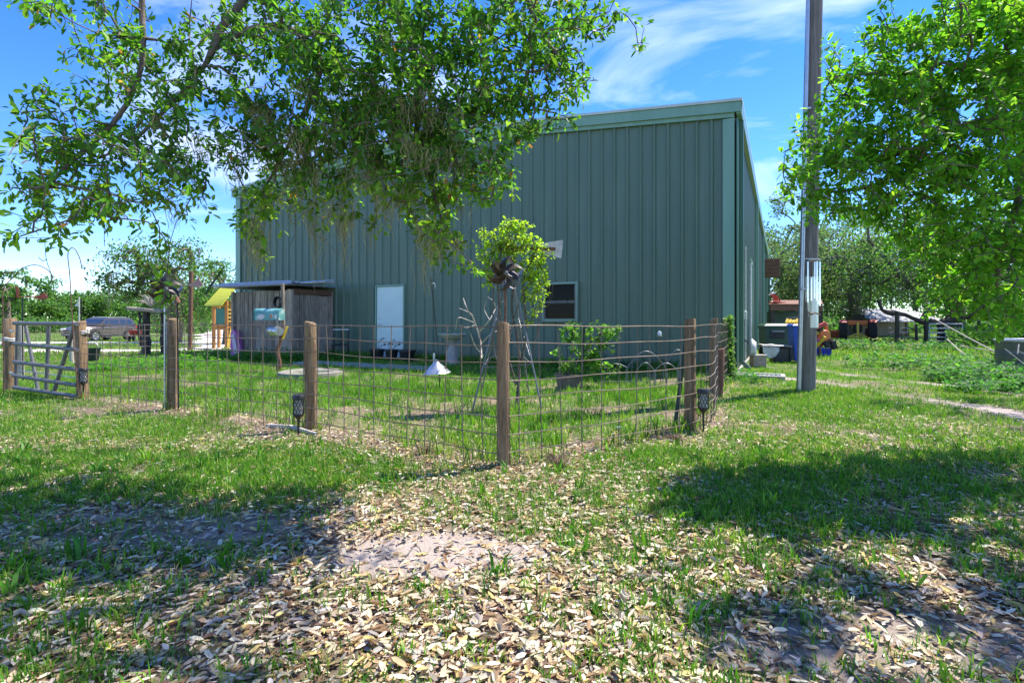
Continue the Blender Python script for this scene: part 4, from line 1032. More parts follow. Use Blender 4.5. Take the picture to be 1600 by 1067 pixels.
ib((1294, 529), (1300, 533), .09, 'rust', 'shank'); ib((1300, 532), (1304, 545), .14, 'black_metal', 'shovel'); ib((1289, 533), (1294, 542), .14, 'black_metal', 'shovel')
ib((1281, 540), (1281, 556), .05, 'rust', 'stand_leg'); ib((1296, 540, 16.4), (1296, 556, 16.4), .05, 'rust', 'stand_leg')
p = G(1288, 558)
t_ = empty('blue_crate', p, .1, 'low blue slatted plastic crate in the grass by pole', 'crate')
MB().box((0, .18, .02), (.46, .36, .03)).build('bottom', 'crate_blue', t_)
for yy in (0, .36):
    for k in range(7): MB().box((-.21 + .07 * k, yy, .14), (.035, .02, .24)).build('slat', 'crate_blue', t_)
    for zz_ in (.04, .25): MB().box((0, yy - .002, zz_), (.46, .026, .035)).build('rail', 'crate_blue', t_)
for xx in (-.23, .23): MB().box((xx, .18, .14), (.02, .36, .25)).build('side', 'crate_blue', t_)
# drain grate
p = G(1177, 589)
t_ = empty('drain_grate', p, BROT, 'green slatted drain grate in a pale concrete edge by downspout', 'drain')
for c_, s_ in (((0, -.22, .03), (1.0, .1, .07)), ((0, .24, .03), (1.0, .08, .07)), ((-.52, 0, .03), (.08, .56, .071)), ((.52, 0, .03), (.08, .56, .071))): MB().box(c_, s_, ch=.01).build('concrete_edge', 'concrete', t_)
for k in range(12): MB().box((-.44 + .08 * k, .01, .035), (.035, .38, .03)).build('grate_bar', 'canopy_green', t_)
# hose at the wall
q = MB(); hb = CORNER + E_DIR * 2.0 + X_DIR * .25
for k in range(5): q.tube([hb + X_DIR * (.02 * k) + E_DIR * (.22 * math.cos(a)) + Vector((0, 0, .45 + .22 * math.sin(a) - .02 * k)) for a in np.linspace(0, 2 * PI, 17)], .013, 6)
q.tube(catmull([hb + Vector((0, 0, .25)), hb + X_DIR * .3 + Vector((0, 0, .02)), hb + X_DIR * .5 - E_DIR * .5 + Vector((0, 0, .02))], .05), .013, 6)
q.build('garden_hose', 'white_paint', label='white garden hose coiled at the barn side faucet', cat='hose')

# ---- compact tractor seen from behind
TY = 29.0
t_ = empty('red_tractor', W(1340, 533, TY), R(-31), 'compact red tractor with big black rear tyres seen from behind', 'tractor')
def wheel(c_, r_, w, parent, spokes=False):
    Mw = rot3('Y', R(90))
    tyre = MB().lathe([(r_ * .55, -w * .45), (r_ * .9, -w / 2), (r_, -w * .36), (r_ * 1.02, 0), (r_, w * .36), (r_ * .9, w / 2), (r_ * .55, w * .45)], c_, 28, Mw, caps=False)
    for k in range(22):
        a = 2 * PI * k / 22
        for s_ in (-1, 1):
            p0 = Vector((s_ * w * .45, r_ * .96 * math.cos(a), r_ * .96 * math.sin(a))); a2 = a + .16; p1 = Vector((s_ * w * .03, r_ * 1.03 * math.cos(a2), r_ * 1.03 * math.sin(a2)))
            tyre.bar(Vector(c_) + p0, Vector(c_) + p1, .03 * r_ / .5, .05 * r_ / .5)
    ty = tyre.build('tyre', 'rubber', parent)
    MB().lathe([(.0, -.05), (r_ * .3, -.05), (r_ * .5, -w * .4), (r_ * .56, -w * .42), (r_ * .56, w * .42), (r_ * .5, w * .4), (r_ * .3, .05), (0, .05)], c_, 20, Mw).build('rim', 'galv' if spokes else 'red_paint', ty)
    return ty
for s_ in (-1, 1): wheel((s_ * .68, 0, .56), .56, .38, t_); wheel((s_ * .55, 1.6, .34), .34, .22, t_)
MB().box((0, .7, .72), (.42, 2.0, .4), ch=.06).build('chassis', 'black_metal', t_)
MB().box((0, 1.35, 1.0), (.52, 1.1, .42), ch=.09).build('hood', 'red_paint', t_)
for s_ in (-1, 1):
    secs = []
    for a in np.linspace(-.5, 2.3, 9):
        c1_, s1 = math.cos(a), math.sin(a); secs.append([(s_ * .5, c1_ * .66, .58 + s1 * .62), (s_ * .86, c1_ * .66, .58 + s1 * .62), (s_ * .86, c1_ * .63, .58 + s1 * .59), (s_ * .5, c1_ * .63, .58 + s1 * .59)])
    MB().loft(secs).build('fender', 'red_paint', t_)
MB().box((0, -.1, 1.02), (.95, .2, .26), ch=.03).build('rear_panel', 'orange_paint', t_)
MB().loft([[(-.24, .02, 1.05), (.24, .02, 1.05), (.24, .14, 1.05), (-.24, .14, 1.05)], [(-.28, -.06, 1.46), (.28, -.06, 1.46), (.28, .05, 1.46), (-.28, .05, 1.46)]]).build('seat_back', 'black_plastic', t_)
MB().box((0, .3, 1.08), (.48, .46, .1), ch=.04).build('seat', 'black_plastic', t_)
MB().tube([Vector((0, .75, 1.4)) + Vector((.2 * math.cos(a), -.06 * math.sin(a), .17 * math.sin(a) * .5)) for a in np.linspace(0, 2 * PI, 17)], .016, 6).build('steering_wheel', 'black_plastic', t_)
for s_ in (-1, 1): MB().bar((s_ * .5, -.06, .9), (s_ * .5, -.06, 1.28), .05, .05).build('roll_bar', 'black_metal', t_)
MB().bar((0, -.35, .2), (0, -.28, 1.05), .1, .08).build('hitch_mast', 'yellow', t_)
for s_ in (-1, 1): MB().bar((0, -.36, .42), (s_ * .42, -.36, .26), .09, .07).build('hitch_arm', 'yellow', t_)
MB().box((0, -.36, .24), (.86, .07, .07)).build('draw_bar', 'yellow', t_)
MB().loft([[(-1.25, 1.7, .1), (-.75, 1.7, .1), (-.75, 2.3, .1), (-1.25, 2.3, .1)], [(-1.3, 1.6, .55), (-.7, 1.6, .55), (-.7, 2.35, .55), (-1.3, 2.35, .55)]]).build('side_bucket', 'red_rust', t_)
MB().tube([(.35, .9, 1.1), (.35, .9, 1.75)], .03, 8).build('exhaust', 'black_metal', t_)

# grey low shed beyond the tractor
t_ = empty('low_shed', W(1390, 525, 38), R(8), 'low open shed with pale grey sheet roof behind oaks', 'shed')
k = -4
for i in range(10):
    x0 = -2.6 + i * .56
    MB().add([(x0, -1.6, 1.05 + .02 * (i % 2)), (x0 + .54, -1.6, 1.05 + .02 * (i % 2)), (x0 + .54, 1.4, 2.0 + .02 * (i % 2)), (x0, 1.4, 2.0 + .02 * (i % 2)), (x0, -1.6, 1.02), (x0 + .54, -1.6, 1.02), (x0 + .54, 1.4, 1.97), (x0, 1.4, 1.97)], [(0, 1, 2, 3), (7, 6, 5, 4), (0, 4, 5, 1), (1, 5, 6, 2), (2, 6, 7, 3), (3, 7, 4, 0)]).build('roof_sheet', 'grey_tarp', t_)
for xx in (-2.4, 0, 2.6):
    for yy, zt in ((-1.4, 1.05), (1.2, 1.9)): MB().box((xx, yy, zt / 2 - .1), (.12, .12, zt + .1)).build('post', 'grey_wood', t_)
MB().box((.2, 1.25, .8), (5, .04, 1.8)).build('back_wall', 'grey_wood', t_)
# paddock posts and pipe gate
PY = 25.5
pf = empty('paddock_fence', W(1402, 538, PY), 0, 'dark paddock fence posts with rails under the low oak limb', 'fence')
for px_, y0, y1, w in ((1402, 487, 539, .19), (1432, 506, 537, .12), (1447, 500, 539, .18), (1530, 500, 540, .14)): MB().tube([W(px_, y1, PY), W(px_ - .5, y0, PY)], w / 2, 9).build('fence_post', 'dark_bark', pf, world=True)
for yy in (512, 519, 527): MB().tube([W(1388, yy, PY + .1), W(1447, yy + 1, PY + .1)], .015, 5).build('fence_wire', 'galv', pf, world=True)
for yy in (511, 521): MB().tube([W(1505, yy, PY + .1), W(1600, yy + 3, PY - 2)], .02, 5).build('fence_wire', 'galv', pf, world=True)
pg = empty('pipe_gate', W(1475, 540, PY), 0, 'white pipe farm gate among the shaded paddock posts', 'gate')
for yy in (506, 513, 520, 527, 533, 539): MB().tube([W(1452, yy, PY), W(1504, yy, PY + .2)], .028, 8).build('rail', 'white_paint', pg, world=True)
for px_ in (1452, 1478, 1504): MB().tube([W(px_, 506, PY + .03), W(px_, 539.5, PY + .03)], .026, 8).build('stile', 'white_paint', pg, world=True)
for i, (a, b_, lb) in enumerate((((1463, 500, 22), (1560, 552, 15.5), 'longest pale pole slanting across the brush by pipe gate'), ((1480, 530, 21), (1515, 560, 15), 'short pale pole lying low in the brush by gate'), ((1500, 540, 19), (1575, 551, 15), 'pale pole lying flat before the grey stock tank'))):
    MB().tube([W(*a), W((a[0] + b_[0]) / 2, (a[1] + b_[1]) / 2 + 1, (a[2] + b_[2]) / 2), W(*b_)], .02, 7).build('fallen_pole', 'pale_wood', label=lb, cat='pole')
# junk wheel near the posts
t_ = empty('old_wheel', W(1420, 534, 27), 0, 'old spoked wagon wheel leaning behind the paddock posts', 'wheel')
MB().tube([W(1420, 523, 27) + Vector((.38 * math.cos(a), .03, .38 * math.sin(a))) for a in np.linspace(0, 2 * PI, 25)], .025, 6).build('rim', 'rust', t_, world=True)
for k in range(4): MB().tube([W(1420, 523, 27) + Vector((.37 * math.cos(k * PI / 4), .03, .37 * math.sin(k * PI / 4))), W(1420, 523, 27) - Vector((.37 * math.cos(k * PI / 4), -.03, .37 * math.sin(k * PI / 4)))], .014, 5).build('spoke', 'rust', t_, world=True)
# stock tank
tk = Vector((11.75, 11.1, 0))
t_ = empty('stock_tank', tk, 0, 'round dark grey galvanised stock tank in the weeds', 'tank')
MB().lathe([(1.10, 0), (1.11, .2), (1.10, .22), (1.11, .24), (1.11, .45), (1.10, .47), (1.11, .49), (1.11, .67)], n=48, caps=False).build('tank_wall', 'tank_grey', t_)
MB().tube([(1.12 * math.cos(a), 1.12 * math.sin(a), .68) for a in np.linspace(0, 2 * PI, 49)], .022, 8).build('rolled_rim', 'galv', t_)
MB().lathe([(.0, .3), (1.09, .3)], n=36, caps=False).build('fill', 'soil', t_)
for i, (a, b_) in enumerate((((1570, 545, 10.1), (1612, 578, 9.9)), ((1592, 538, 10.0), (1590, 553, 9.9)), ((1566, 570, 10.2), (1580, 600, 9.8)), ((1590, 548, 10), (1616, 560, 9.8)))):
    MB().tube([W(*a), W(*b_)], .012, 5).build('dead_stalk', 'pale_wood', label='thin pale dead stalk leaning on the grey stock tank', cat='stalk', group='dead stalks on the stock tank')

# ---- parked car
car = empty('parked_suv', (-29.9, 38.0, float(gz(-29.9, 38.0))), R(-95), 'bronze-brown sport utility car parked on the sandy drive', 'car')
# local x = forward
def sect(x_, zb_, zt_, hw, c=.12): return [(x_, -hw + c, zb_), (x_, hw - c, zb_), (x_, hw, zb_ + c), (x_, hw, zt_ - c * 1.2), (x_, hw - c, zt_), (x_, -hw + c, zt_), (x_, -hw, zt_ - c * 1.2), (x_, -hw, zb_ + c)]
MB().loft([sect(*s_) for s_ in ((-2.32, .5, .98, .78), (-2.2, .36, 1.06, .9), (-1.2, .3, 1.1, .93), (0, .3, 1.07, .93), (1.05, .3, 1.05, .93), (1.6, .32, 1.0, .92), (2.15, .34, .9, .87), (2.33, .42, .78, .74))]).build('body', 'suv_paint', car)
gh = [((-2.2, .86), (1.12, .86)), ((-1.95, .74), (.3, .74)), ((-1.7, .66), (.1, .66))]
zs = [1.06, 1.56, 1.66]
MB().loft([[(a[0], -a[1], z_), (b_[0], -b_[1], z_), (b_[0], b_[1], z_), (a[0], a[1], z_)] for (a, b_), z_ in zip(gh, zs)]).build('cabin', 'suv_paint', car)
def side_glass(s_, x0b, x1b, x0t, x1t):
    P = []
    for xx, z_ in ((x0b, 1.12), (x1b, 1.12), (x1t, 1.52), (x0t, 1.52)):
        u = (z_ - 1.06) / .5; P.append(Vector((xx, s_ * (.86 - .12 * u + .006), z_)))
    return MB().add(P, [(0, 1, 2, 3) if s_ < 0 else (3, 2, 1, 0)])
for s_ in (-1, 1):
    for g_ in ((.18, .86, .16, .30), (-.72, .10, -.70, .08), (-1.35, -.82, -1.3, -.80), (-1.98, -1.45, -1.78, -1.4)): side_glass(s_, *g_).build('side_window', 'car_glass', car)
    MB().box((.72, s_ * .98, 1.12), (.14, .18, .13), ch=.03).build('mirror', 'suv_paint', car)
    MB().box((2.2, s_ * .66, .82), (.22, .34, .14), ch=.03).build('headlight', 'lamp_clear', car)
    MB().box((-2.25, s_ * .72, .95), (.14, .3, .2), ch=.03).build('taillight', 'lamp_red', car)
    for xx in (-.55, .4): MB().box((xx, s_ * .94, .92), (.2, .03, .03)).build('door_handle', 'chrome', car)
    for xx in (.14, -.76): MB().box((xx, s_ * .932, .72), (.012, .008, .62)).build('door_gap', 'black_plastic', car)
    MB().box((-.1, s_ * .925, .37), (2.2, .05, .13), ch=.02).build('sill', 'black_plastic', car)
    for xx in (-1.42, 1.4):
        MB().lathe([(.43, -.02), (.43, .02)], (xx, s_ * .925, .40), 24, RX90).build('wheel_arch', 'black_plastic', car)
        ty = MB().lathe([(.23, -.11), (.34, -.12), (.36, -.06), (.36, .06), (.34, .12), (.23, .11)], (xx, s_ * .85, .36), 24, RX90, caps=False).build('tyre', 'rubber', car)
        MB().lathe([(.0, .06), (.06, .10), (.2, .1), (.24, .115), (.24, -.115), (.2, -.1), (.06, -.10), (.0, -.06)], (xx, s_ * .85, .36), 20, RX90).build('rim', 'galv', ty)
        for k in range(5):
            a = 2 * PI * k / 5; MB().bar((xx, s_ * .97, .36), (xx + .21 * math.cos(a), s_ * .97, .36 + .21 * math.sin(a)), .05, .03).build('spoke', 'chrome', ty)
P = [(1.10, -.78, 1.10), (1.10, .78, 1.10), (.34, .66, 1.53), (.34, -.66, 1.53)]
MB().add([Vector(p) + Vector((.012, 0, .012)) for p in P], [(0, 1, 2, 3)]).build('windscreen', 'car_glass', car)
MB().box((2.3, 0, .66), (.08, 1.1, .26), ch=.03).build('grille', 'black_plastic', car)
MB().box((2.28, 0, .44), (.12, 1.5, .14), ch=.04).build('bumper', 'tank_grey', car)
for s_ in (-1, 1): MB().bar((-1.6, s_ * .6, 1.70), (.0, s_ * .6, 1.70), .04, .04).build('roof_rail', 'chrome', car)
# red wagon behind the stand
t_ = empty('garden_wagon', (W(214, 520, 36).x, 36.0, float(gz(-26, 36))), .3, 'small red garden wagon just behind the parked car', 'wagon')
MB().loft(taper(.55, .9, .7, 1.1, .45, .8)).build('tub', 'red_paint', t_)
for xx, yy in ((-.32, -.4), (.32, -.4), (-.32, .4), (.32, .4)): MB().lathe([(.0, -.05), (.2, -.05), (.22, 0), (.2, .05), (0, .05)], (xx, yy, .22), 14, rot3('Y', R(90))).build('wheel', 'rubber', t_)
MB().tube([(0, -.5, .4), (0, -1.0, .9)], .02, 6).build('handle', 'black_metal', t_)
t_ = empty('bucket', (W(143, 555, 8.6).x, 8.6, .45), 0, 'dark green bucket hanging behind the gate latch post', 'bucket')
MB().lathe([(.0, -.0), (.09, 0), (.125, .2), (.13, .21), (.115, .21), (.085, .02), (0, .02)], n=18, caps=False).build('bucket_body', 'tpost_green', t_)
MB().tube([(.12 * math.cos(a), 0, .2 + .12 * math.sin(a)) for a in np.linspace(0, PI, 11)], .004, 5).build('bail', 'galv', t_)
# ------------------------------------------------------------------ ground cover
LEAF_T = np.array([(0, 0, 0), (.32, .30, .03), (.32, -.30, .03), (.66, .5, .03), (.66, -.5, .03), (.91, .33, -.02), (.91, -.33, -.02), (1, 0, -.07), (.35, 0, -.03), (.70, 0, -.03)], float)
LEAF_F = np.array([(0, 8, 1), (0, 2, 8), (8, 9, 3), (8, 3, 1), (8, 2, 4), (8, 4, 9), (9, 5, 3), (9, 7, 5), (9, 4, 6), (9, 6, 7)])
DRY_T = np.array([(0, 0, .02), (.5, .5, .10), (.5, -.5, .08), (1, 0, .05), (.5, 0, -.02)], float)
DRYN_T = np.array([(0, 0, .02), (.28, .40, .09), (.28, -.40, .07), (.66, .46, .11), (.66, -.46, .09), (.9, .22, .08), (.9, -.22, .07), (1, 0, .05), (.3, 0, -.02), (.68, 0, -.03)], float)
DRY_F = np.array([(0, 4, 1), (0, 2, 4), (4, 3, 1), (4, 2, 3)])
MED_T = np.array([(0, 0, 0), (.32, .36, .03), (.32, -.36, .03), (.74, .46, .02), (.74, -.46, .02), (1, 0, -.07), (.55, 0, -.035)], float)
MED_F = np.array([(6, 1, 0), (6, 0, 2), (6, 3, 1), (6, 2, 4), (6, 5, 3), (6, 4, 5)])
DRYM_T = np.array([(0, 0, .02), (.28, .42, .09), (.28, -.42, .07), (.74, .42, .11), (.74, -.42, .09), (1, 0, .05), (.52, 0, -.03)], float)
FAR_T = np.array([(0, 0, 0), (.5, .42, .04), (1, 0, -.05), (.5, -.42, .04)], float)
FAR_F = np.array([(0, 3, 1), (3, 2, 1)])
def unit(a): return a / np.maximum(np.linalg.norm(a, axis=1, keepdims=True), 1e-9)
def cloud(pos, d, nrm, L, Wd, col, T=LEAF_T, Fc=LEAF_F, curl=None):
    d = unit(d); s = unit(np.cross(d, nrm)); n2 = np.cross(s, d)
    V = pos[:, None] + (L[:, None] * T[None, :, 0])[..., None] * d[:, None] + (Wd[:, None] * T[None, :, 1])[..., None] * s[:, None] + ((L if curl is None else L * curl)[:, None] * T[None, :, 2])[..., None] * n2[:, None]
    k = len(T); Fa = (Fc[None] + (np.arange(len(pos)) * k)[:, None, None]).reshape(-1, 3)
    return V.reshape(-1, 3), Fa, np.repeat(col, k, axis=0)
def join(parts):
    Vs, Fs, Cs, o = [], [], [], 0
    for V, Fa, Cc in parts: Vs.append(V); Fs.append(Fa + o); Cs.append(Cc); o += len(V)
    return np.concatenate(Vs), np.concatenate(Fs), np.concatenate(Cs)
def pal(n_, stops, probs):
    i = rng.choice(len(stops), n_, p=np.array(probs) / sum(probs)); c = np.array(stops)[i]
    return np.clip(c * rng.uniform(.75, 1.25, (n_, 1)) * rng.uniform(.93, 1.07, (n_, 3)), 0, .9)
def sample_ground(n_, ylo, yhi, power=1.0, margin=1.16):
    u = rng.random(n_); y = (ylo ** (2 - power) + u * (yhi ** (2 - power) - ylo ** (2 - power))) ** (1 / (2 - power)) if power != 2 else ylo * (yhi / ylo) ** u
    x = (rng.random(n_) * 2 - 1) * ((800 / F_PX) * y * margin + .9 * np.clip(1.6 - y * .15, 0, 1))
    return x, y
# fallen oak leaves
x, y = sample_ground(480000, 1.45, 9.5, power=1.5)
keep = (rng.random(len(x)) < litter(x, y) * .235 * np.clip(.3 + 1.5 * fbm(x * 4, y * 4, 33), .3, 1.3)) & ~in_building(x, y)
x, y = x[keep], y[keep]; N_ = len(x)
a = rng.random(N_) * 2 * PI
d = np.stack([np.cos(a), np.sin(a), rng.normal(0, .16, N_)], 1); nr = unit(np.stack([rng.normal(0, .26, N_), rng.normal(0, .26, N_), np.ones(N_)], 1))
L = rng.choice([.6, 1, 1, 1.1], N_) * rng.uniform(.028, .062, N_) * np.clip(.9 + y * .03, .9, 1.15); Wd = L * rng.uniform(.24, .42, N_)
col = pal(N_, [(.50, .41, .26), (.63, .56, .41), (.38, .27, .14), (.25, .15, .075), (.13, .075, .045), (.34, .30, .25), (.5, .40, .14)], [3.4, 3.6, 2.4, 1.9, 1.2, 1.8, 1.1])
pos = np.stack([x, y, gz(x, y) + micro(x, y) + rng.uniform(.002, .022, N_)], 1)
cu = rng.normal(.5, .9, N_); nn_ = pos[:, 1] < 3.2; fr_ = pos[:, 1] > 4.8; md_ = ~nn_ & ~fr_
V, Fa, Cc = join([cloud(pos[nn_], d[nn_], nr[nn_], L[nn_], Wd[nn_], col[nn_], DRYM_T, MED_F, cu[nn_]), cloud(pos[md_], d[md_], nr[md_], L[md_], Wd[md_], col[md_], DRY_T, DRY_F, cu[md_]), cloud(pos[fr_], d[fr_], nr[fr_], L[fr_], Wd[fr_], col[fr_], FAR_T, FAR_F, cu[fr_])])
prop(link('fallen_leaves', fast_mesh('fallen_leaves', V, Fa, Cc), mat='dry_leaf'), 'dry tan oak leaves scattered over the sandy ground', 'leaf litter', kind='stuff')
# twigs and dead stems
tw = MB()
x, y = sample_ground(1100, 1.6, 7, power=1.3)
for xi, yi in zip(x, y):
    if random.random() > float(litter(np.array([xi]), np.array([yi]))[0]): continue
    a = random.uniform(0, 6.28); Lt = random.uniform(.06, .26); zz_ = float(micro(np.array([xi]), np.array([yi]))[0]) + .012
    e_ = Vector((math.cos(a), math.sin(a), 0)); p = Vector((xi, yi, zz_)); s_ = Vector((-e_.y, e_.x, 0)) * random.uniform(-.02, .02)
    tw.tube([p, p + e_ * Lt * .5 + s_, p + e_ * Lt], [.003, .0026, .0015], 4)
tw.build('fallen_twigs', 'bark', label='small dead twigs strewn among the fallen leaves', cat='twigs', kind='stuff')

# grass
BL_T = np.array([(0, .5, 0), (0, -.5, 0), (.45, .42, .0), (.45, -.42, .0), (.8, .26, 0), (.8, -.26, 0), (1, 0, 0)], float)
def blades(x, y, nb, h0, h1, wfac, spread, lean, cols, probs, seg=2):
    n_ = len(x); X = np.repeat(x, nb); Y = np.repeat(y, nb); m_ = len(X)
    sz = np.repeat(rng.uniform(.6, 1.25, n_), nb)
    X = X + rng.normal(0, spread, m_); Y = Y + rng.normal(0, spread, m_)
    H = rng.uniform(h0, h1, m_) * sz; w = H * wfac * rng.uniform(.7, 1.3, m_)
    a = rng.random(m_) * 2 * PI; ln = rng.uniform(.1, 1, m_) * lean
    dirh = np.stack([np.cos(a), np.sin(a), np.zeros(m_)], 1)
    base = np.stack([X, Y, gz(X, Y) + micro(X, Y) - .004], 1)
    b_ = rng.random(m_) * 2 * PI; side = np.stack([np.cos(b_), np.sin(b_), np.zeros(m_)], 1)
    tip = base + dirh * (H * ln)[:, None] + np.array([0, 0, 1.0]) * (H * np.sqrt(np.maximum(1 - .6 * ln ** 2, .15)))[:, None]
    midp = base + dirh * (H * ln * .3)[:, None] + np.array([0, 0, 1.0]) * (H * .56)[:, None]
    hw = (w / 2)[:, None]
    if seg == 2:
        V = np.stack([base - side * hw, base + side * hw, midp - side * hw * .85, midp + side * hw * .85, tip], 1)
        Fc = np.array([(0, 1, 3), (0, 3, 2), (2, 3, 4)]); k = 5
    else:
        V = np.stack([base - side * hw, base + side * hw, tip], 1); Fc = np.array([(0, 1, 2)]); k = 3
    tuft = np.repeat(pal(n_, cols, probs), nb, axis=0) * rng.uniform(.8, 1.2, (m_, 1))
    Fa = (Fc[None] + (np.arange(m_) * k)[:, None, None]).reshape(-1, 3)
    return V.reshape(-1, 3), Fa, np.repeat(tuft, k, axis=0)
GC = [(.055, .17, .014), (.095, .235, .016), (.16, .30, .024), (.24, .34, .05), (.38, .34, .17)]
parts = []
def pick(n_, ylo, yhi, power, cond, thin=1.0):
    x, y = sample_ground(n_, ylo, yhi, power, 1.13); k = cond(x, y) & ~in_building(x, y) & (strip_dist(x, y) > 0) & (rng.random(n_) < grassiness(x, y) * thin); return x[k], y[k]
out_ = lambda x, y: ~in_yard(x, y)
x, y = pick(70000, 1.5, 4.4, 1.2, out_, .95); parts.append(blades(x, y, 7, .025, .075, .085, .018, .85, GC, [3, 3.5, 2, .6, .4]))
x, y = pick(56000, 4.0, 8.5, 1.3, out_, .95); parts.append(blades(x, y, 6, .03, .07, .10, .03, .8, GC, [2, 3.5, 3.2, 1.5, .9]))
x, y = pick(38000, 8.0, 15, 1.3, out_, .8); parts.append(blades(x, y, 5, .04, .085, .16, .05, .8, GC, [1.5, 3, 3.2, 1.6, .4], seg=1))
x, y = pick(46000, 4.1, 15.5, 1.35, in_yard, .95)
for k, sg in ((y < 8, 2), (y >= 8, 1)): parts.append(blades(x[k], y[k], 7, .05, .135, .075 if sg == 2 else .095, .03, .75, GC, [2.2, 4, 3.2, .8, .2], seg=sg))
x, y = pick(40000, 14.5, 55, 1.6, out_, 1.0); parts.append(blades(x, y, 4, .07, .15, .3, .15, .8, GC, [1.4, 3, 3, 1.8, .4], seg=1))
# broad weed tufts in the shade of the oaks
x, y = pick(1500, 1.7, 4.6, 1.2, out_, .6); parts.append(blades(x, y, 9, .05, .12, .13, .02, 1.0, GC[:3], [3, 3, 1]))
# longer growth along the fence foot and the barn wall
ex, ey = [], []
for (ax, ay), (bx, by) in zip(FENCE_LINE[1:-1], FENCE_LINE[2:]):
    k = int(math.hypot(bx - ax, by - ay) * 60); u = rng.random(k); ex.append(ax + (bx - ax) * u + rng.normal(.0, .09, k)); ey.append(ay + (by - ay) * u + rng.normal(.05, .09, k))
x, y = np.concatenate(ex), np.concatenate(ey); k = fbm(x * 1.7, y * 1.7, 15) > .5; parts.append(blades(x[k], y[k], 7, .07, .2, .05, .03, .9, GC, [2, 3, 3, 1.5, 1.5]))
u = rng.random(2600) * 15.6; off = np.abs(rng.normal(0, .12, 2600)) + .06
x = CORNER.x - X_DIR.x * u - E_DIR.x * off; y = CORNER.y - X_DIR.y * u - E_DIR.y * off; k = (fbm(x * 1.2, y * 1.2, 16) > .42) & (np.abs(u + (dx0 + dx1) / 2) > .7)
parts.append(blades(x[k], y[k], 6, .08, .26, .06, .04, .8, GC, [2, 3, 3, 1, .6]))
V, Fa, Cc = join(parts)
prop(link('grass', fast_mesh('grass', V, Fa, Cc), mat='grass_blade'), 'patchy green grass over yard and lawn', 'grass', kind='stuff')

# leafy weeds: by the stock tank, along the shed and behind the side fence
wp, wd, wnn, wl_, wc = [], [], [], [], []
def weeds(n_, cx, cy, rx, ry, h, lsize, pal_):
    for _ in range(n_):
        a = random.uniform(0, 6.28); r_ = math.sqrt(random.random()); px_, py_ = cx + rx * r_ * math.cos(a), cy + ry * r_ * math.sin(a)
        if bool(in_building(np.array([px_]), np.array([py_]))[0]): continue
        hh_ = h * random.uniform(.3, 1) * (1.15 - r_ * .6); base = np.array([px_, py_, float(gz(px_, py_))])
        c0 = np.array(random.choice(pal_)) * random.uniform(.7, 1.25)
        for k in range(random.randint(7, 12)):
            u = random.random() ** .7; b_ = random.uniform(0, 6.28)
            wp.append(base + np.array([random.gauss(0, .03), random.gauss(0, .03), hh_ * u])); wd.append((math.cos(b_), math.sin(b_), random.uniform(-.2, .7)))
            wnn.append((random.gauss(0, .4), random.gauss(0, .4), 1)); wl_.append(lsize * random.uniform(.6, 1.2)); wc.append(c0 * random.uniform(.85, 1.15))
WPAL = [(.04, .13, .02), (.06, .18, .025), (.09, .22, .03), (.03, .11, .03)]
c_ = G(1540, 585); weeds(460, 9.3, 9.3, 1.8, 1.2, .42, .09, WPAL); weeds(260, 8.3, 8.1, 1.6, .5, .3, .085, WPAL); weeds(200, 10.2, 12.5, 2.2, 1.6, .5, .10, WPAL)
weeds(320, 14.5, 21, 3.5, 2.2, .5, .12, WPAL + [(.2, .22, .1)])
weeds(420, -6.6, 14.6, 2.6, .7, .38, .085, WPAL[1:3]); weeds(260, -8.6, 12.5, 1.8, 1.2, .3, .085, WPAL[1:3]); weeds(160, 2.2, 11.4, 1.6, .35, .4, .07, WPAL)
weeds(90, 4.2, 9.9, .35, .8, .3, .06, WPAL)
wp, wd, wnn, wl_, wc = map(np.array, (wp, wd, wnn, wl_, wc))
V, Fa, Cc = cloud(wp, wd.astype(float), unit(wnn.astype(float)), wl_, wl_ * .55, wc, MED_T, MED_F)
prop(link('weeds', fast_mesh('weeds', V, Fa, Cc), mat='vine_leaf'), 'low broad-leaved green weeds round tank and shed', 'weeds', kind='stuff')

# ------------------------------------------------------------------ trees
def seg_tubes(P, par, rad, n_):
    idx = np.where(par >= 0)[0]; A, B = P[par[idx]], P[idx]; ra, rb = rad[par[idx]], rad[idx]
    ra = np.minimum(ra, rb * 1.6 + .002)
    d = unit(B - A); up = np.where(np.abs(d[:, 2:3]) > .9, np.array([[1.0, 0, 0]]), np.array([[0, 0, 1.0]])); u = unit(np.cross(d, up)); w = np.cross(u, d)
    ang = np.arange(n_) * 2 * PI / n_; ring = u[:, None] * np.cos(ang)[None, :, None] + w[:, None] * np.sin(ang)[None, :, None]
    ext = d * (rb * .3)[:, None]
    V = np.concatenate([(A - ext)[:, None] + ring * ra[:, None, None], (B + ext)[:, None] + ring * rb[:, None, None]], 1).reshape(-1, 3)
    f = []
    for k in range(n_):
        k2 = (k + 1) % n_; f += [(k, k2, n_ + k2), (k, n_ + k2, n_ + k)]
    Fa = (np.array(f)[None] + (np.arange(len(idx)) * 2 * n_)[:, None, None]).reshape(-1, 3)
    return V, Fa
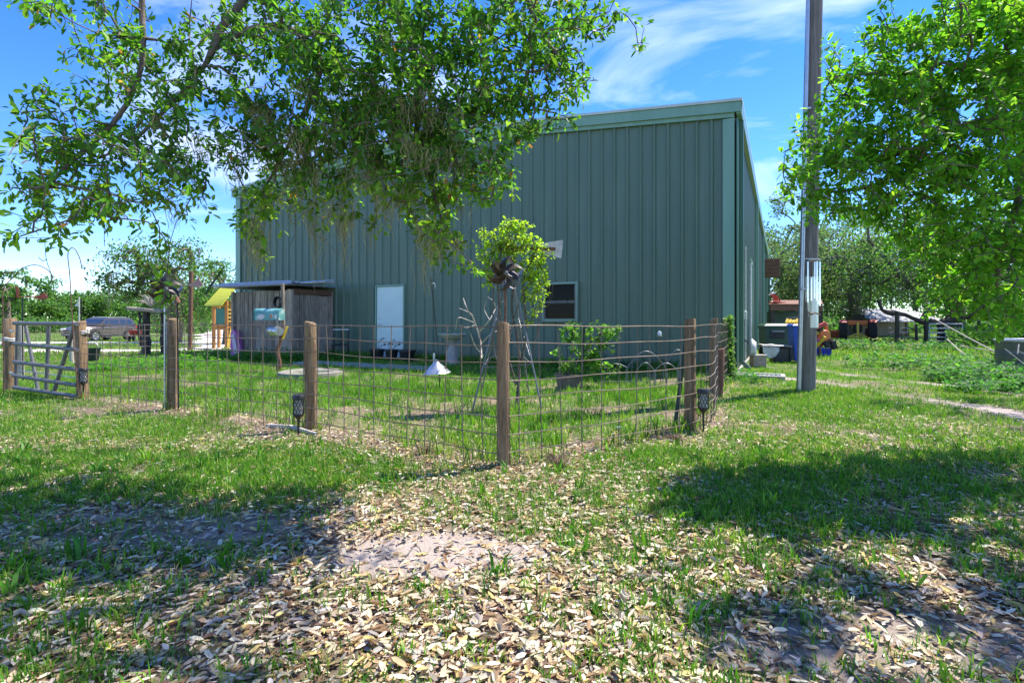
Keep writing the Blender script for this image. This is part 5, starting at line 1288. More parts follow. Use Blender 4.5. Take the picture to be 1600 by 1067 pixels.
def grow(limbs, targets, step=.13, r_tip=.0022, expo=.5, r_root=None, droop=.12):
    """limbs: list of point lists, the first starts at the root; targets reached by side branches from the nearest wood"""
    P, par = [], []
    for i, Lm in enumerate(limbs):
        pts = catmull(Lm, step)
        if i == 0: prev = -1
        else: prev = int(np.argmin(np.linalg.norm(np.array(P) - np.array(pts[0]), axis=1)))
        for p in pts: P.append(tuple(p)); par.append(prev); prev = len(P) - 1
    cap = len(P) + int(sum(1 for _ in targets)) * 40 + 100
    A = np.zeros((cap, 3)); A[:len(P)] = P; n_ = len(P)
    T = np.array(targets); d0 = np.array([np.min(np.sum((A[:n_] - t_) ** 2, axis=1)) for t_ in T]); order = np.argsort(d0)
    tips, tdir = [], []
    for ti in order:
        t_ = T[ti]; dd = np.sum((A[:n_] - t_) ** 2, axis=1) + 1e-4; j = int(np.argmin(dd)); p0 = A[j]; ds = math.sqrt(dd[j])
        if ds < .03: tips.append(j); tdir.append(unit((A[j] - A[max(par[j], 0)])[None] + 1e-4)[0]); continue
        pd = A[j] - A[par[j]] if par[j] >= 0 else np.array([0, 0, 1.0]); pd = pd / (np.linalg.norm(pd) + 1e-9)
        c1 = p0 + pd * ds * .3 + np.array([0, 0, 1]) * ds * .1; c2_ = t_ + np.array([0, 0, 1]) * ds * droop + rng.normal(0, .07, 3) * ds
        k = max(2, min(38, int(ds / step))); prev = j
        for s_ in range(1, k + 1):
            u = s_ / k; q = (1 - u) ** 3 * p0 + 3 * (1 - u) ** 2 * u * c1 + 3 * (1 - u) * u * u * c2_ + u ** 3 * t_
            if s_ < k: q = q + rng.normal(0, .008, 3)
            A[n_] = q; par.append(prev); prev = n_; n_ += 1
        tips.append(n_ - 1); v = A[n_ - 1] - A[par[n_ - 1]]; tdir.append(v / (np.linalg.norm(v) + 1e-9))
    A = A[:n_]; par = np.array(par); cnt = np.zeros(n_)
    for j in tips: cnt[j] += 1
    for j in range(n_ - 1, 0, -1):
        if par[j] >= 0: cnt[par[j]] += cnt[j]
    rad = r_tip * np.maximum(cnt, .6) ** expo
    return A, par, rad, np.array(tips), np.array(tdir), cnt
def twig_leaves(A, tips, tdir, per, L0, L1, cols, probs, spread=.16, width=(.36, .5), drop=.25):
    n_ = len(tips) * per; base = np.repeat(A[tips], per, axis=0); td = np.repeat(tdir, per, axis=0)
    u = rng.uniform(-.9, .35, n_) * spread
    rnd = unit(rng.normal(0, 1, (n_, 3)))
    perp = unit(rnd - td * np.sum(rnd * td, axis=1, keepdims=True))
    pos = base + td * u[:, None] + perp * .008
    d = unit(perp * 1.0 + td * rng.uniform(.15, .9, (n_, 1)) + np.array([0, 0, -drop]))
    nr = unit(np.stack([rng.normal(0, .5, n_), rng.normal(0, .5, n_), np.ones(n_)], 1))
    L = rng.uniform(L0, L1, n_); Wd = L * rng.uniform(width[0], width[1], n_)
    tint = np.repeat(rng.uniform(.75, 1.25, len(tips)), per)[:, None]
    col = pal(n_, cols, probs) * tint
    return pos, d, nr, L, Wd, col
leaf_meshes = {}
def leaf_objects(pos, d, nr, L, Wd, col, parent, key, n_=300):
    """the leaves that show largest become parts of their own; returns the mask of the rest"""
    px, py = proj(pos); inside = (px > 5) & (px < 1595) & (py > 5) & (py < 1060) & (pos[:, 1] > .6)
    size = np.where(inside, L / np.maximum(pos[:, 1], .3) * (1 + .15 * rng.random(len(L))), -1)
    top = np.argsort(-size)[:n_]
    if key not in leaf_meshes:
        out = []
        for k in range(6):
            c = col[top[k * 17 % len(top)]]; tw_ = .04 * (k - 2.5)
            Tt = LEAF_T.copy(); Tt[:, 2] += tw_ * Tt[:, 0] ** 2 * 2; Tt[:, 1] *= .42
            me = fast_mesh('leaf', Tt, LEAF_F, np.repeat(c[None], len(Tt), axis=0)); me.materials.append(MATS['oak_leaf']); out.append(me)
        leaf_meshes[key] = out
    inv = root_inv(parent)
    for i in top:
        o = bpy.data.objects.new('leaf', random.choice(leaf_meshes[key])); COL.objects.link(o); o.parent = parent
        dd = Vector(d[i]).normalized(); s_ = dd.cross(Vector(nr[i])).normalized(); n2 = s_.cross(dd)
        M = Matrix((dd, s_, n2)).transposed().to_4x4(); M = Matrix.Translation(Vector(pos[i])) @ M @ Matrix.Diagonal((L[i], L[i], L[i], 1))
        o.matrix_parent_inverse = inv; o.matrix_basis = M
    rest = np.ones(len(L), bool); rest[top] = False
    return rest
def blob_targets(blobs, dens, Yjit=.5):
    out = []
    for b_ in blobs:
        px_, py_, rx, ry, Y = b_[:5]; wt = b_[5] if len(b_) > 5 else 1
        k = max(3, int(PI * rx * ry / 1000 * dens * wt))
        for _ in range(k):
            a = random.uniform(0, 6.28); r_ = math.sqrt(random.random()); out.append(tuple(W(px_ + rx * r_ * math.cos(a), py_ + ry * r_ * math.sin(a), max(1.9, Y + random.gauss(0, Yjit * .6)))))
    return out
SUNH = Vector((SUN_V.x / SUN_V.z, SUN_V.y / SUN_V.z))
def shade_targets(n_, region, hlo, hhi, ok):
    """crown parts overhead, outside the picture, where the shade on the ground says there is foliage"""
    out = []; tries = 0
    while len(out) < n_ and tries < n_ * 30:
        tries += 1; g_ = region()
        if g_ is None: continue
        h_ = random.uniform(hlo, hhi); p = (g_.x + SUNH.x * h_, g_.y + SUNH.y * h_, h_); px, py = proj(np.array(p))
        if ok(px[0], py[0], p): out.append(p)
    return out
def poly_region(poly, thr=.38, seed=5, sc=1.6):
    xs, ys = [p[0] for p in poly], [p[1] for p in poly]
    def f():
        Y0 = F_PX * CAM_H / (max(ys) - HOR); Y1 = F_PX * CAM_H / (min(ys) - HOR); Y = random.uniform(Y0, Y1); py = HOR + F_PX * CAM_H / Y; px = random.uniform(min(xs), max(xs))
        ins = False; j = len(poly) - 1
        for i in range(len(poly)):
            if (poly[i][1] > py) != (poly[j][1] > py) and px < (poly[j][0] - poly[i][0]) * (py - poly[i][1]) / (poly[j][1] - poly[i][1]) + poly[i][0]: ins = not ins
            j = i
        if not ins: return None
        g_ = G(px, py)
        if vnoise(np.array([g_.x * sc]), np.array([g_.y * sc]), seed)[0] < thr: return None
        return g_
    return f
outside = lambda px, py, p: (py < -25 or px < -40 or px > 1640) and p[2] > 2.0
def moss_mesh(anchors, lens, n_each, r=.0016, spread=.05, col=(.20, .21, .15)):
    parts = []
    for (p, L_) in zip(anchors, lens):
        for _ in range(n_each):
            k = 7; ln = L_ * random.uniform(.35, 1.0); a = random.uniform(0, 6.28); amp = random.uniform(.003, .016)
            off = np.array([random.gauss(0, spread), random.gauss(0, spread), random.uniform(-.04, .03)])
            u = np.linspace(0, 1, k); ph = random.uniform(0, 6)
            pts = np.stack([p[0] + off[0] * (1 - .3 * u) + amp * np.sin(u * 9 + ph), p[1] + off[1] * (1 - .3 * u) + amp * np.cos(u * 8 + ph), p[2] + off[2] - ln * u], 1)
            w_ = r * random.uniform(.8, 1.5) * (1.1 - .6 * u)
            for ax in (np.array([1.0, 0, 0]), np.array([0, 1.0, 0])):
                Vv = np.concatenate([pts - ax * w_[:, None], pts + ax * w_[:, None]]); f = np.array([q for i in range(k - 1) for q in ((i, i + 1, k + i + 1), (i, k + i + 1, k + i))])
                parts.append((Vv, f, np.repeat((np.array(col) * random.uniform(.6, 1.3))[None], len(Vv), axis=0)))
    return join(parts)

# ---- the oak overhead (its trunk stands behind the lens)
LT = Vector((-2.3, -3.2, 0))
LB = [(120, 5, 95, 35, 3.3), (165, 105, 75, 60, 3.3), (110, 190, 80, 60, 3.2), (55, 245, 55, 45, 3.1, .8), (150, 275, 110, 70, 3.2, 1.1), (250, 230, 90, 80, 3.4), (235, 110, 80, 90, 3.5), (330, 90, 70, 80, 3.7, .75), (320, 210, 80, 90, 3.5),
      (40, 320, 45, 40, 3.1, .7), (150, 335, 90, 30, 3.1, .8), (285, 305, 55, 35, 3.3, .9), (252, 395, 22, 25, 3.0, .5), (258, 455, 16, 30, 3.0, .5), (420, 50, 100, 70, 3.6, 1.1), (470, 150, 100, 90, 3.6, 1.2), (420, 250, 70, 70, 3.7), (405, 335, 45, 40, 3.8, .8), (415, 395, 28, 30, 3.8, .45),
      (520, 250, 80, 60, 3.6, 1.1), (500, 320, 60, 30, 3.7, .9), (570, 90, 110, 110, 3.5, 1.3), (600, 220, 100, 80, 3.5, 1.3), (635, 290, 60, 40, 3.5), (680, 330, 45, 60, 3.5), (700, 390, 30, 35, 3.5, .8), (738, 422, 22, 12, 3.5, .8), (590, 352, 16, 8, 3.4, .7),
      (680, 110, 110, 110, 3.4, 1.3), (740, 220, 85, 80, 3.5, 1.2), (770, 280, 40, 40, 3.5, .9), (790, 90, 95, 95, 3.4, 1.1), (835, 180, 55, 45, 3.5, .9), (870, 50, 75, 55, 3.4), (895, 120, 30, 40, 3.4, .9), (945, 20, 40, 25, 3.4, .8), (1004, 55, 14, 16, 3.4, .5), (20, 5, 30, 8, 3.2, .5), (10, 372, 14, 12, 3.0, .4), (95, 372, 14, 6, 3.0, .5)]
LB = [b_[:5] + ((b_[5] if len(b_) > 5 else 1) * (.72 if b_[0] < 345 else 1.25),) for b_ in LB]
tg = blob_targets(LB, 3.8)
left_shade = [(-400, 695), (180, 688), (380, 695), (470, 715), (540, 770), (560, 850), (500, 940), (520, 1000), (600, 1090), (-500, 1090)]
tg2 = shade_targets(540, poly_region(left_shade, .42, 5, 2.1), 3.0, 6.2, outside)
for _ in range(260):
    tg2.append((random.uniform(-5, .2), random.uniform(-6, .5), random.uniform(4.2, 7.0)))
limbsL = [[LT, LT + Vector((.05, .1, 1.4)), LT + Vector((.1, .4, 2.8)), Vector((-2.0, -1.6, 4.3)), Vector((-1.6, .2, 5.0)), Vector((-1.2, 2.0, 4.9)), Vector((-.8, 3.4, 4.6))],
          [Vector((-1.4, 1.2, 4.95)), Vector((-1.7, 2.5, 4.2)), W(390, -60, 3.4), W(345, 45, 3.4), W(322, 100, 3.4), W(270, 160, 3.4), W(215, 215, 3.35)],
          [Vector((-1.2, 2.0, 4.9)), W(590, -150, 3.5), W(610, -30, 3.55), W(640, 60, 3.55), W(655, 130, 3.5), W(650, 220, 3.5)],
          [Vector((-1.7, 2.5, 4.2)), Vector((-2.0, 3.0, 3.6)), W(222, -30, 3.3), W(224, 60, 3.3), W(215, 130, 3.3), W(175, 195, 3.25), W(115, 250, 3.2), W(75, 290, 3.15)],
          [Vector((-.8, 3.4, 4.6)), W(780, -120, 3.5), W(820, -10, 3.45), W(850, 60, 3.4), W(890, 110, 3.4)],
          [W(650, 200, 3.5), W(672, 270, 3.5), W(690, 345, 3.5), W(735, 412, 3.5)], [W(330, 80, 3.4), W(370, 55, 3.5), W(440, 40, 3.6), W(500, 90, 3.6), W(470, 190, 3.6), W(410, 300, 3.75)],
          [Vector((-2.0, -1.6, 4.3)), Vector((-4.0, -.2, 5.2)), Vector((-5.0, 2.0, 5.4))]]
A, par, rad, tips, tdir, cnt = grow(limbsL, tg + tg2, r_tip=.0021, expo=.375)
base_z = np.clip((3.0 - A[:, 2]) / 3.0, 0, 1) * (A[:, 1] < -1.0)
rad = np.maximum(rad, .30 * base_z ** .6) if True else rad
oakL = empty('overhanging_oak', LT, 0, 'mossy live oak whose leafy branches hang over the yard from above', 'tree')
V, Fa = seg_tubes(A, par, rad, 6)
link('trunk', fast_mesh('trunk', V, Fa, None, True), oakL, 'bark', world=True)
OC = [(.040, .115, .018), (.06, .165, .022), (.09, .215, .026), (.14, .26, .035), (.24, .14, .05)]
pos, d, nr, L, Wd, col = twig_leaves(A, tips, tdir, 14, .032, .066, OC, [2.4, 4, 3, 1.4, .14], .17)
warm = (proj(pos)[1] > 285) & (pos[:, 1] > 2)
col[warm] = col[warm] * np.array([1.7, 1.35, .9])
ok_ = np.linalg.norm(pos - np.array([0, 0, CAM_H]), axis=1) > 1.3
pos, d, nr, L, Wd, col = (q[ok_] for q in (pos, d, nr, L, Wd, col))
rest = leaf_objects(pos, d, nr, L, Wd, col, oakL, 'L')
px_, py_ = proj(pos); vis = rest & (px_ > -160) & (px_ < 1760) & (py_ > -140); hid = rest & ~vis
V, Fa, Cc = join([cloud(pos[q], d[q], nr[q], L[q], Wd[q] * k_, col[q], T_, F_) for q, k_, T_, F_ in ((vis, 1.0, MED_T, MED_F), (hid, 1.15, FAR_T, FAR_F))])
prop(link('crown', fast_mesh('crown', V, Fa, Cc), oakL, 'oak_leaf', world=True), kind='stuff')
px, py = proj(A); cand = np.where((px > 380) & (px < 730) & (py > 130) & (py < 400) & (rad < .02))[0]
ch = rng.choice(cand, 230, replace=False); anchors = [A[i] for i in ch]; lens = [random.uniform(.08, .24) for _ in ch]
cand2 = np.where((px > 150) & (px < 380) & (py > 150) & (py < 330) & (rad < .02))[0]; ch = rng.choice(cand2, 26, replace=False); anchors += [A[i] for i in ch]; lens += [random.uniform(.08, .25) for _ in ch]
for q_ in ((497, 350, .45), (535, 345, .42), (660, 385, .36), (400, 395, .25), (405, 330, .42), (415, 350, .35), (396, 350, .4)): anchors.append(np.array(W(q_[0], q_[1], 3.5))); lens.append(q_[2])
V, Fa, Cc = moss_mesh(anchors, lens, 17, .0013, .035, (.36, .35, .18))
prop(link('spanish_moss', fast_mesh('spanish_moss', V, Fa, Cc), oakL, 'moss', world=True), kind='stuff')
# bare hanging twigs
q = MB()
for pts in ([(70, 375, 3.0), (71, 395, 3.0), (74, 412, 3.0), (79, 425, 3.0), (81, 440, 3.0)], [(73, 405, 3.0), (67, 408, 3.0), (60, 402, 3.0)], [(165, 320, 3.1), (163, 350, 3.1), (163, 385, 3.1)], [(475, 330, 3.6), (488, 365, 3.6), (512, 375, 3.6)], [(497, 370, 3.6), (525, 392, 3.6), (535, 404, 3.6)], [(540, 330, 3.6), (535, 365, 3.6), (545, 380, 3.6)], [(460, 330, 3.6), (462, 362, 3.6), (452, 385, 3.6)]):
    q.tube(catmull(polyW(pts), .04), .0022, 4)
prop(q.build('hanging_twigs', 'bark', oakL, world=True), kind='stuff')

# ---- the oak on the other side, reaching over the track
RT = Vector((8.6, 4.6, 0))
RB = [(1570, 55, 90, 80, 4.0), (1455, 105, 95, 70, 4.1), (1350, 130, 70, 50, 4.1, .9), (1300, 95, 22, 35, 4.1, .7), (1275, 185, 40, 30, 4.1, .6), (1305, 240, 75, 55, 4.1, 1), (1245, 290, 40, 22, 4.1, .9), (1400, 220, 110, 90, 4.2, 1.2), (1330, 305, 75, 35, 4.2), (1510, 210, 110, 110, 4.0, 1.2), (1440, 310, 110, 60, 4.2, 1.1), (1560, 330, 90, 90, 4.1, 1.2), (1500, 395, 85, 50, 4.3), (1575, 440, 70, 60, 4.2), (1430, 380, 50, 25, 4.4, .7), (1550, 500, 45, 25, 4.3, .7), (1500, 460, 40, 25, 4.4, .6), (1420, 40, 40, 25, 4.1, .7), (1520, 15, 60, 25, 4.0), (1262, 330, 22, 14, 4.2, .6), (1480, 440, 60, 30, 4.4, .7), (1580, 490, 50, 30, 4.3, .9), (1390, 60, 45, 30, 4.1, .7), (1490, 480, 45, 25, 4.5, .6), (1590, 140, 60, 90, 4.1, .9), (1700, 200, 120, 200, 4.2, .7), (1720, 420, 110, 70, 4.3, .6)]
RB += [(1540, 25, 80, 35, 4.0, 1.1), (1460, 50, 50, 35, 4.1, .9), (1590, 90, 40, 70, 4.0, 1.1)]
tg = blob_targets(RB, 4.9)
r1 = [(1030, 775), (1200, 752), (1380, 765), (1520, 815), (1640, 840), (1640, 860), (1400, 852), (1200, 845), (1060, 820)]
r2 = [(960, 985), (1130, 930), (1260, 885), (1420, 868), (1700, 880), (1750, 1100), (940, 1100)]
r3 = [(1290, 640), (1400, 622), (1700, 625), (1700, 660), (1400, 655)]
r4 = [(1330, 575), (1500, 570), (1560, 590), (1400, 600)]
ok2 = lambda px, py, p: outside(px, py, p) or (px > 1370 and py < 360 and p[2] > 1.6 and p[1] < 9.5)
tg2 = shade_targets(95, poly_region(r1, .40, 9, 2.4), 1.9, 5.5, ok2) + shade_targets(230, poly_region(r2, .50, 6, 2.3), 3.2, 6.5, ok2) + shade_targets(170, poly_region(r3, .3, 7, 1.0), 2.5, 6.5, ok2) + shade_targets(90, poly_region(r4, .3, 8, .7), 3.0, 6.5, ok2)
for _ in range(240): tg2.append((random.uniform(6.5, 12), random.uniform(.5, 8), random.uniform(3.2, 7.5)))
tg2 = [p for p in tg2 if p[0] / max(p[1], .1) > .95 or proj(np.array(p))[1][0] < -20 or p[1] < 9]
limbsR = [[RT, RT + Vector((-.05, 0, 1.3)), RT + Vector((-.3, -.1, 2.6)), Vector((7.0, 4.3, 3.9)), Vector((5.4, 4.2, 4.6)), Vector((3.6, 3.9, 5.0)), Vector((2.2, 3.2, 5.1))],
          [Vector((7.6, 4.4, 3.3)), Vector((5.8, 4.2, 3.1)), W(1600, 190, 4.1), W(1560, 185, 4.1), W(1520, 195, 4.1), W(1440, 230, 4.15), W(1360, 250, 4.1), W(1290, 255, 4.1)],
          [Vector((6.2, 4.2, 4.3)), W(1585, -40, 4.0), W(1575, 40, 4.0), W(1574, 110, 4.0), W(1582, 185, 4.05)],
          [W(1500, 205, 4.1), W(1460, 130, 4.1), W(1380, 115, 4.1), W(1310, 120, 4.1)], [W(1440, 230, 4.15), W(1380, 285, 4.2), W(1300, 300, 4.2), W(1250, 295, 4.1)],
          [W(1600, 230, 4.15), W(1590, 320, 4.2), W(1560, 400, 4.25), W(1560, 470, 4.3)]]
A, par, rad, tips, tdir, cnt = grow(limbsR, tg + tg2, r_tip=.0021, expo=.44)
base_z = np.clip((3.2 - A[:, 2]) / 3.2, 0, 1) * (A[:, 0] > 7.6)
rad = np.maximum(rad, .28 * base_z ** .6)
oakR = empty('side_oak', RT, 0, 'bright green oak reaching over the sandy track beside the utility pole', 'tree')
V, Fa = seg_tubes(A, par, rad, 6)
link('trunk', fast_mesh('trunk', V, Fa, None, True), oakR, 'bark', world=True)
OC2 = [(.06, .185, .016), (.095, .25, .02), (.14, .31, .026), (.19, .34, .035), (.2, .22, .05)]
pos, d, nr, L, Wd, col = twig_leaves(A, tips, tdir, 17, .036, .074, OC2, [2.4, 4, 3.2, 1.8, .1], .18)
rest = leaf_objects(pos, d, nr, L, Wd, col, oakR, 'R')
px_, py_ = proj(pos); vis = rest & (px_ > -160) & (px_ < 1760) & (py_ > -140); hid = rest & ~vis
V, Fa, Cc = join([cloud(pos[q], d[q], nr[q], L[q], Wd[q] * k_, col[q], T_, F_) for q, k_, T_, F_ in ((vis, 1.0, MED_T, MED_F), (hid, 1.15, FAR_T, FAR_F))])
prop(link('crown', fast_mesh('crown', V, Fa, Cc), oakR, 'oak_leaf', world=True), kind='stuff')

# ---- background trees
def bg_tree(name, label, base, h, cr, zc, nleaf, lsize, cols, probs, seed, group=None, limbs_=7, trunk_r=.22, moss=0, nclump=46, flat=.75, mosscol=(.2, .21, .16), lean=0):
    rr = random.Random(seed); B = Vector(base)
    t_ = empty(name, B, 0, label, 'tree', group)
    cen = B + Vector((lean, 0, zc)); tgs = []
    for _ in range(nclump):
        while True:
            v = Vector((rr.uniform(-1, 1), rr.uniform(-1, 1), rr.uniform(-1, 1)))
            if .35 < v.length < 1: break
        tgs.append(tuple(cen + Vector((v.x * cr, v.y * cr, v.z * (h - zc) * (1 if v.z > 0 else flat)))))
    main = [B, B + Vector((.1, 0, zc * .35)), B + Vector((lean * .4, .1, zc * .7)), cen]
    A, par, rad, tips, tdir, cnt = grow([main], tgs, step=.5, r_tip=trunk_r / math.sqrt(nclump) * .9, expo=.5, droop=.05)
    V, Fa = seg_tubes(A, par, rad, 6); link('trunk', fast_mesh('trunk', V, Fa, None, True), t_, 'bark', world=True)
    per = nleaf // len(tips); n_ = per * len(tips); base_ = np.repeat(A[tips], per, axis=0)
    v = unit(rng.normal(0, 1, (n_, 3))) * (rng.random((n_, 1)) ** .45); cs = np.repeat(rng.uniform(.6, 1.25, len(tips)), per)[:, None] * cr * .30
    pos = base_ + v * cs * np.array([1.15, 1.15, .75])
    pos[:, 2] = np.maximum(pos[:, 2], B.z + .25)
    d = unit(rng.normal(0, 1, (n_, 3)) + np.array([0, 0, -.3])); nr = unit(np.stack([rng.normal(0, .7, n_), rng.normal(0, .7, n_), np.ones(n_)], 1))
    L = rng.uniform(.6, 1.3, n_) * lsize
    col = pal(n_, cols, probs) * np.repeat(rng.uniform(.75, 1.25, len(tips)), per)[:, None]
    V, Fa, Cc = cloud(pos, d, nr, L, L * .8, col, FAR_T, FAR_F)
    prop(link('crown', fast_mesh('crown', V, Fa, Cc), t_, 'far_leaf', world=True), kind='stuff')
    if moss:
        ch = rng.choice(len(tips), moss); an = [A[tips[i]] + rng.normal(0, cr * .12, 3) for i in ch]
        V, Fa, Cc = moss_mesh(an, [rr.uniform(.5, 1.5) * cr * .22 for _ in an], 10, .012, cr * .03, mosscol); prop(link('spanish_moss', fast_mesh('spanish_moss', V, Fa, Cc), t_, 'moss', world=True), kind='stuff')
    return t_
def gp_(px_, Y): x_ = (px_ - 800) / F_PX * Y; return (x_, Y, float(gz(x_, Y)))
def hz_(py_, Y): return CAM_H + (HOR - py_) / F_PX * Y
FC = [(.045, .115, .025), (.07, .165, .033), (.105, .215, .045), (.15, .25, .07)]
FG = [(.07, .11, .05), (.11, .15, .075), (.15, .19, .10), (.05, .10, .03)]
bg_tree('mossy_oak', 'grey-green oak hung with moss beyond the plank shed', gp_(272, 34), hz_(372, 34), 3.9, 3.7, 11000, .17, FC[:3] + [(.16, .13, .08)], [3, 3, 2, 1.6], 3, trunk_r=.5, moss=70, nclump=54, mosscol=(.22, .2, .16))
bg_tree('yard_tree', 'dense green tree rising right behind the shed roof', gp_(352, 30), hz_(395, 30), 1.9, 2.9, 6000, .14, FC, [2, 3, 2, 1], 4, trunk_r=.2)
bg_tree('young_tree', 'loose young tree standing beyond the gate hinge post', gp_(8, 24), hz_(402, 24), 1.0, 2.6, 1500, .14, FC, [2, 3, 2, 1], 5, trunk_r=.14, nclump=18)
xs_ = [5, 45, 82, 118, 152, 186, 222, 270, 320]
wl2 = ['behind the gate hinge post', 'seen over the middle of the tube gate', 'seen over the latch end of the gate', 'straight behind the white pennant', 'rising over the front of the parked car', 'rising over the rear of the parked car', 'seen behind the stump stand', 'seen between the mossy oak and wind spinner', 'seen just beside the play tower awning']
for i, px_ in enumerate(xs_):
    Y = 66 + (i * 37) % 17; bg_tree('wood_tree', 'bushy far tree of the wood ' + wl2[i], gp_(px_, Y), hz_(448 - (i * 53) % 22 + (8 if px_ > 110 else -6), Y), 3.6, 3.2, 3600, .32, FC, [2, 3, 3, 1.4], 20 + i, group='trees of the wood beyond the car', trunk_r=.3, nclump=30)
bg_tree('pale_tree', 'pale wispy tree at the far corner of the barn', gp_(1222, 58), hz_(310, 58), 4.4, 8.0, 8200, .26, [(.09, .15, .08), (.12, .19, .10), (.06, .12, .05)], [2, 2, 1], 41, trunk_r=.3, nclump=40)
bg_tree('barn_side_oak', 'broad grey-green oak behind the open shelter', gp_(1236, 44), hz_(350, 44), 4.8, 4.8, 15000, .19, FG + FC[1:3], [2, 3, 2, 2, 2, 1], 42, trunk_r=.4, moss=24, nclump=50)
bg_tree('tractor_oak', 'big silvery oak with hanging moss behind the tractor', gp_(1335, 38), hz_(318, 38), 5.4, 5.0, 21000, .165, FG + FC[1:3], [2, 3, 2.4, 1.6, 2, 1], 43, trunk_r=.45, moss=60, nclump=64, mosscol=(.26, .27, .2))
bg_tree('paddock_oak', 'broad dark oak shading the paddock fence and gate', gp_(1490, 29), hz_(300, 29), 5.6, 4.6, 21000, .145, FC + FG[:2], [3, 3, 2, 1, 1.5, 1], 44, trunk_r=.5, moss=50, nclump=70, mosscol=(.2, .21, .16))
bg_tree('far_oak', 'tall green oak filling the gap beyond the stock tank', gp_(1640, 25), hz_(330, 25), 4.6, 4.0, 10000, .15, FC, [3, 3, 2, 1], 45, trunk_r=.45, nclump=56, moss=20)
for i, px_ in enumerate((1226, 1290, 1350, 1430, 1515, 1595)):
    Y = 62 + (i * 29) % 13; bg_tree('grove_tree', 'dark far grove tree ' + ('beside the far barn corner', 'just past the wind chime', 'straight above the tractor', 'above the bare paddock posts', 'above the white pipe gate', 'above the grey stock tank')[i], gp_(px_, Y), hz_(350 - (i * 31) % 34, Y), 5.6, 6.0, 6500, .34, FC[:3], [3, 3, 1.5], 60 + i, group='grove trees behind the paddock', trunk_r=.35, nclump=34)
# low dark limb of the paddock oak
lb = [t_ for t_ in bpy.data.objects if t_.name == 'paddock_oak'][0]
q = MB()
for pts, r0, r1_ in (([(1470, 540, 26.5), (1468, 505, 26.5), (1440, 503, 26), (1415, 492, 26), (1392, 489, 26), (1378, 484, 26), (1374, 470, 26.2)], .15, .09), ([(1468, 505, 26.5), (1500, 497, 26.5), (1530, 492, 27), (1560, 480, 27)], .17, .1), ([(1440, 503, 26), (1452, 480, 26.3), (1470, 450, 26.5)], .12, .07)):
    P = catmull(polyW(pts), .3); q.tube(P, [r0 + (r1_ - r0) * i / len(P) + .03 * math.sin(i * 1.3) for i in range(len(P))], 9)
q.build('low_limb', 'dark_bark', lb, world=True)
# undergrowth at the foot of the groves
parts = []
for (p0, p1, Y0, Y1, hgt, n_) in ((1195, 1700, 46, 56, 1.6, 9000), (-80, 330, 60, 64, 1.8, 5000), (1480, 1720, 22, 27, .9, 4200)):
    Yv = rng.uniform(Y0, Y1, n_); pxv = rng.uniform(p0, p1, n_); X = (pxv - 800) / F_PX * Yv
    hv = hgt * (.45 + .8 * fbm(X * .35, Yv * .35, 77)); pos = np.stack([X, Yv, gz(X, Yv) + rng.random(n_) ** .8 * hv], 1)
    Lv = rng.uniform(.2, .5, n_) * (.5 if Y0 < 30 else 1); parts.append(cloud(pos, rng.normal(0, 1, (n_, 3)), unit(rng.normal(0, .6, (n_, 3)) + np.array([0, 0, 1.0])), Lv, Lv * .7, pal(n_, FC[:3] + [(.14, .16, .09)], [3, 3, 2, .8]), FAR_T, FAR_F))
V, Fa, Cc = join(parts)
prop(link('undergrowth', fast_mesh('undergrowth', V, Fa, Cc), mat='far_leaf'), 'tangled green undergrowth along the foot of the trees', 'undergrowth', kind='stuff')
# wooded skyline closing the far view
n_ = 26000; X = rng.uniform(-260, 330, n_); Yv = 150 + rng.uniform(0, 14, n_); hv = 5 + 7 * fbm(X * .09, Yv * .02, 90)
pos = np.stack([X, Yv, rng.random(n_) ** .7 * hv], 1); Lv = rng.uniform(.6, 1.5, n_)
V, Fa, Cc = cloud(pos, rng.normal(0, 1, (n_, 3)), unit(rng.normal(0, .6, (n_, 3)) + np.array([0, 0, 1.0])), Lv, Lv * .8, pal(n_, FC[:3], [2, 3, 2]), FAR_T, FAR_F)
prop(link('treeline', fast_mesh('treeline', V, Fa, Cc), mat='far_leaf'), 'distant wooded skyline across the fields', 'treeline', kind='stuff')

# ---- climbing vines and the potted shrub
def vine(name, label, cat, root, blobs, dens, per, l0, l1, cols, probs, limbs, rt=.002, wd=(.5, .75), spread=.08, Yj=.15, mat='vine_leaf'):
    tgs = blob_targets(blobs, dens, Yj)
    A, par, rad, tips, tdir, cnt = grow(limbs, tgs, step=.06, r_tip=rt, expo=.32, droop=.15)
    t_ = empty(name, root, 0, label, cat)
    V, Fa = seg_tubes(A, par, rad, 5); link('stems', fast_mesh('stems', V, Fa, None, True), t_, 'bark', world=True)
    pos, d, nr, L, Wd, col = twig_leaves(A, tips, tdir, per, l0, l1, cols, probs, spread, wd, .3)
    V, Fa, Cc = cloud(pos, d, nr, L, Wd, col)
    prop(link('leaves', fast_mesh('leaves', V, Fa, Cc), t_, mat, world=True), kind='stuff')
    return t_
VC = [(.14, .27, .02), (.22, .36, .025), (.32, .44, .03), (.42, .48, .06)]
vr = W(806, 640, 6.6)
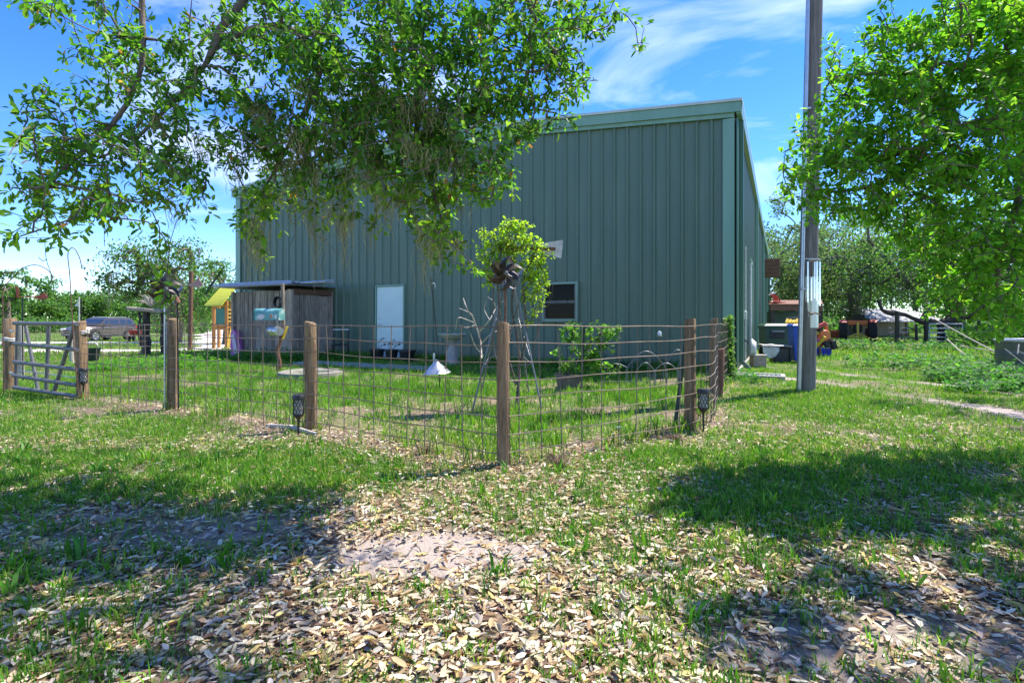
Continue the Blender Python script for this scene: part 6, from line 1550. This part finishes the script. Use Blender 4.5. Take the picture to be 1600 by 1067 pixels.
vine('windmill_vine', 'bright yellow-green vine heaped over the garden windmill head', 'vine', vr,
     [(795, 378, 36, 24, 6.55, 1.2), (780, 400, 28, 35, 6.5, 1.1), (820, 400, 28, 30, 6.6, 1.2), (838, 420, 16, 35, 6.6, 1), (836, 462, 16, 36, 6.6, 1.0), (846, 430, 10, 30, 6.6, .8), (760, 430, 10, 22, 6.5, .5), (800, 355, 25, 10, 6.55, 1), (768, 420, 14, 25, 6.5, .6), (845, 385, 10, 8, 6.6, 1), (815, 440, 10, 40, 6.6, .5), (852, 440, 8, 25, 6.6, .5), (760, 385, 10, 20, 6.5, .5), (815, 352, 20, 8, 6.55, .8), (758, 360, 12, 8, 6.5, .7), (842, 372, 12, 7, 6.6, .7), (770, 445, 7, 20, 6.5, .6), (826, 495, 8, 20, 6.6, .6), (748, 398, 6, 12, 6.5, .6), (790, 345, 12, 6, 6.5, .8), (858, 398, 6, 10, 6.6, .6)], 21, 9, .028, .05, VC, [1.5, 3, 3, 1],
     [[vr, W(812, 560, 6.6), W(800, 480, 6.6), W(806, 420, 6.6), W(797, 370, 6.6)], [W(808, 590, 6.6), W(822, 520, 6.6), W(818, 440, 6.6), W(835, 400, 6.6)], [W(806, 600, 6.6), W(785, 520, 6.55), W(778, 440, 6.5), W(785, 380, 6.5)], [W(835, 400, 6.6), W(852, 430, 6.6), W(860, 460, 6.6), W(855, 480, 6.6)], [W(840, 420, 6.6), W(848, 470, 6.6), W(850, 500, 6.6), W(838, 520, 6.6)], [W(845, 400, 6.6), W(862, 440, 6.6), W(863, 462, 6.6), W(857, 478, 6.6)], [W(806, 600, 6.6), W(795, 540, 6.62), W(812, 470, 6.6), W(830, 440, 6.6)], [W(806, 600, 6.6), W(830, 560, 6.62), W(842, 500, 6.6), W(850, 450, 6.6)], [W(806, 600, 6.6), W(775, 560, 6.62), W(770, 500, 6.55), W(772, 430, 6.5)]], .003)
vine('fence_vine', 'green ivy climbing the last fence post at the barn corner', 'vine', Vector((4.1, 9.9, 0)),
     [(1136, 530, 10, 30, 9.7, 1.3), (1134, 570, 14, 35, 9.6, 1.2), (1140, 505, 7, 12, 9.7, 1), (1130, 600, 16, 14, 9.3, 1)], 75, 8, .04, .07, [(.05, .13, .02), (.08, .18, .03), (.14, .22, .05)], [2, 3, 1.5],
     [[Vector((4.1, 9.85, 0)), W(1134, 560, 9.7), W(1136, 505, 9.75)]], .002)
vine('potted_shrub', 'leafy green shrub growing from the dark nursery pot', 'shrub', POT + Vector((0, 0, .2)),
     [(895, 520, 22, 14, 8.6, 1), (930, 515, 30, 10, 8.6, .9), (920, 545, 28, 22, 8.7, 1.1), (905, 570, 30, 18, 8.7, .9), (950, 535, 14, 25, 8.7, .6), (960, 515, 8, 6, 8.6, .7), (945, 575, 25, 12, 8.8, .8), (872, 548, 8, 14, 8.6, .5)], 17, 8, .05, .10, [(.06, .16, .02), (.10, .22, .03), (.15, .27, .05)], [2, 3, 1.5],
     [[POT + Vector((0, 0, .2)), W(892, 560, 8.7), W(897, 520, 8.65)], [POT + Vector((.03, 0, .2)), W(905, 560, 8.7), W(925, 530, 8.7)], [POT + Vector((-.03, 0, .2)), W(880, 565, 8.65), W(874, 545, 8.6)]], .003)
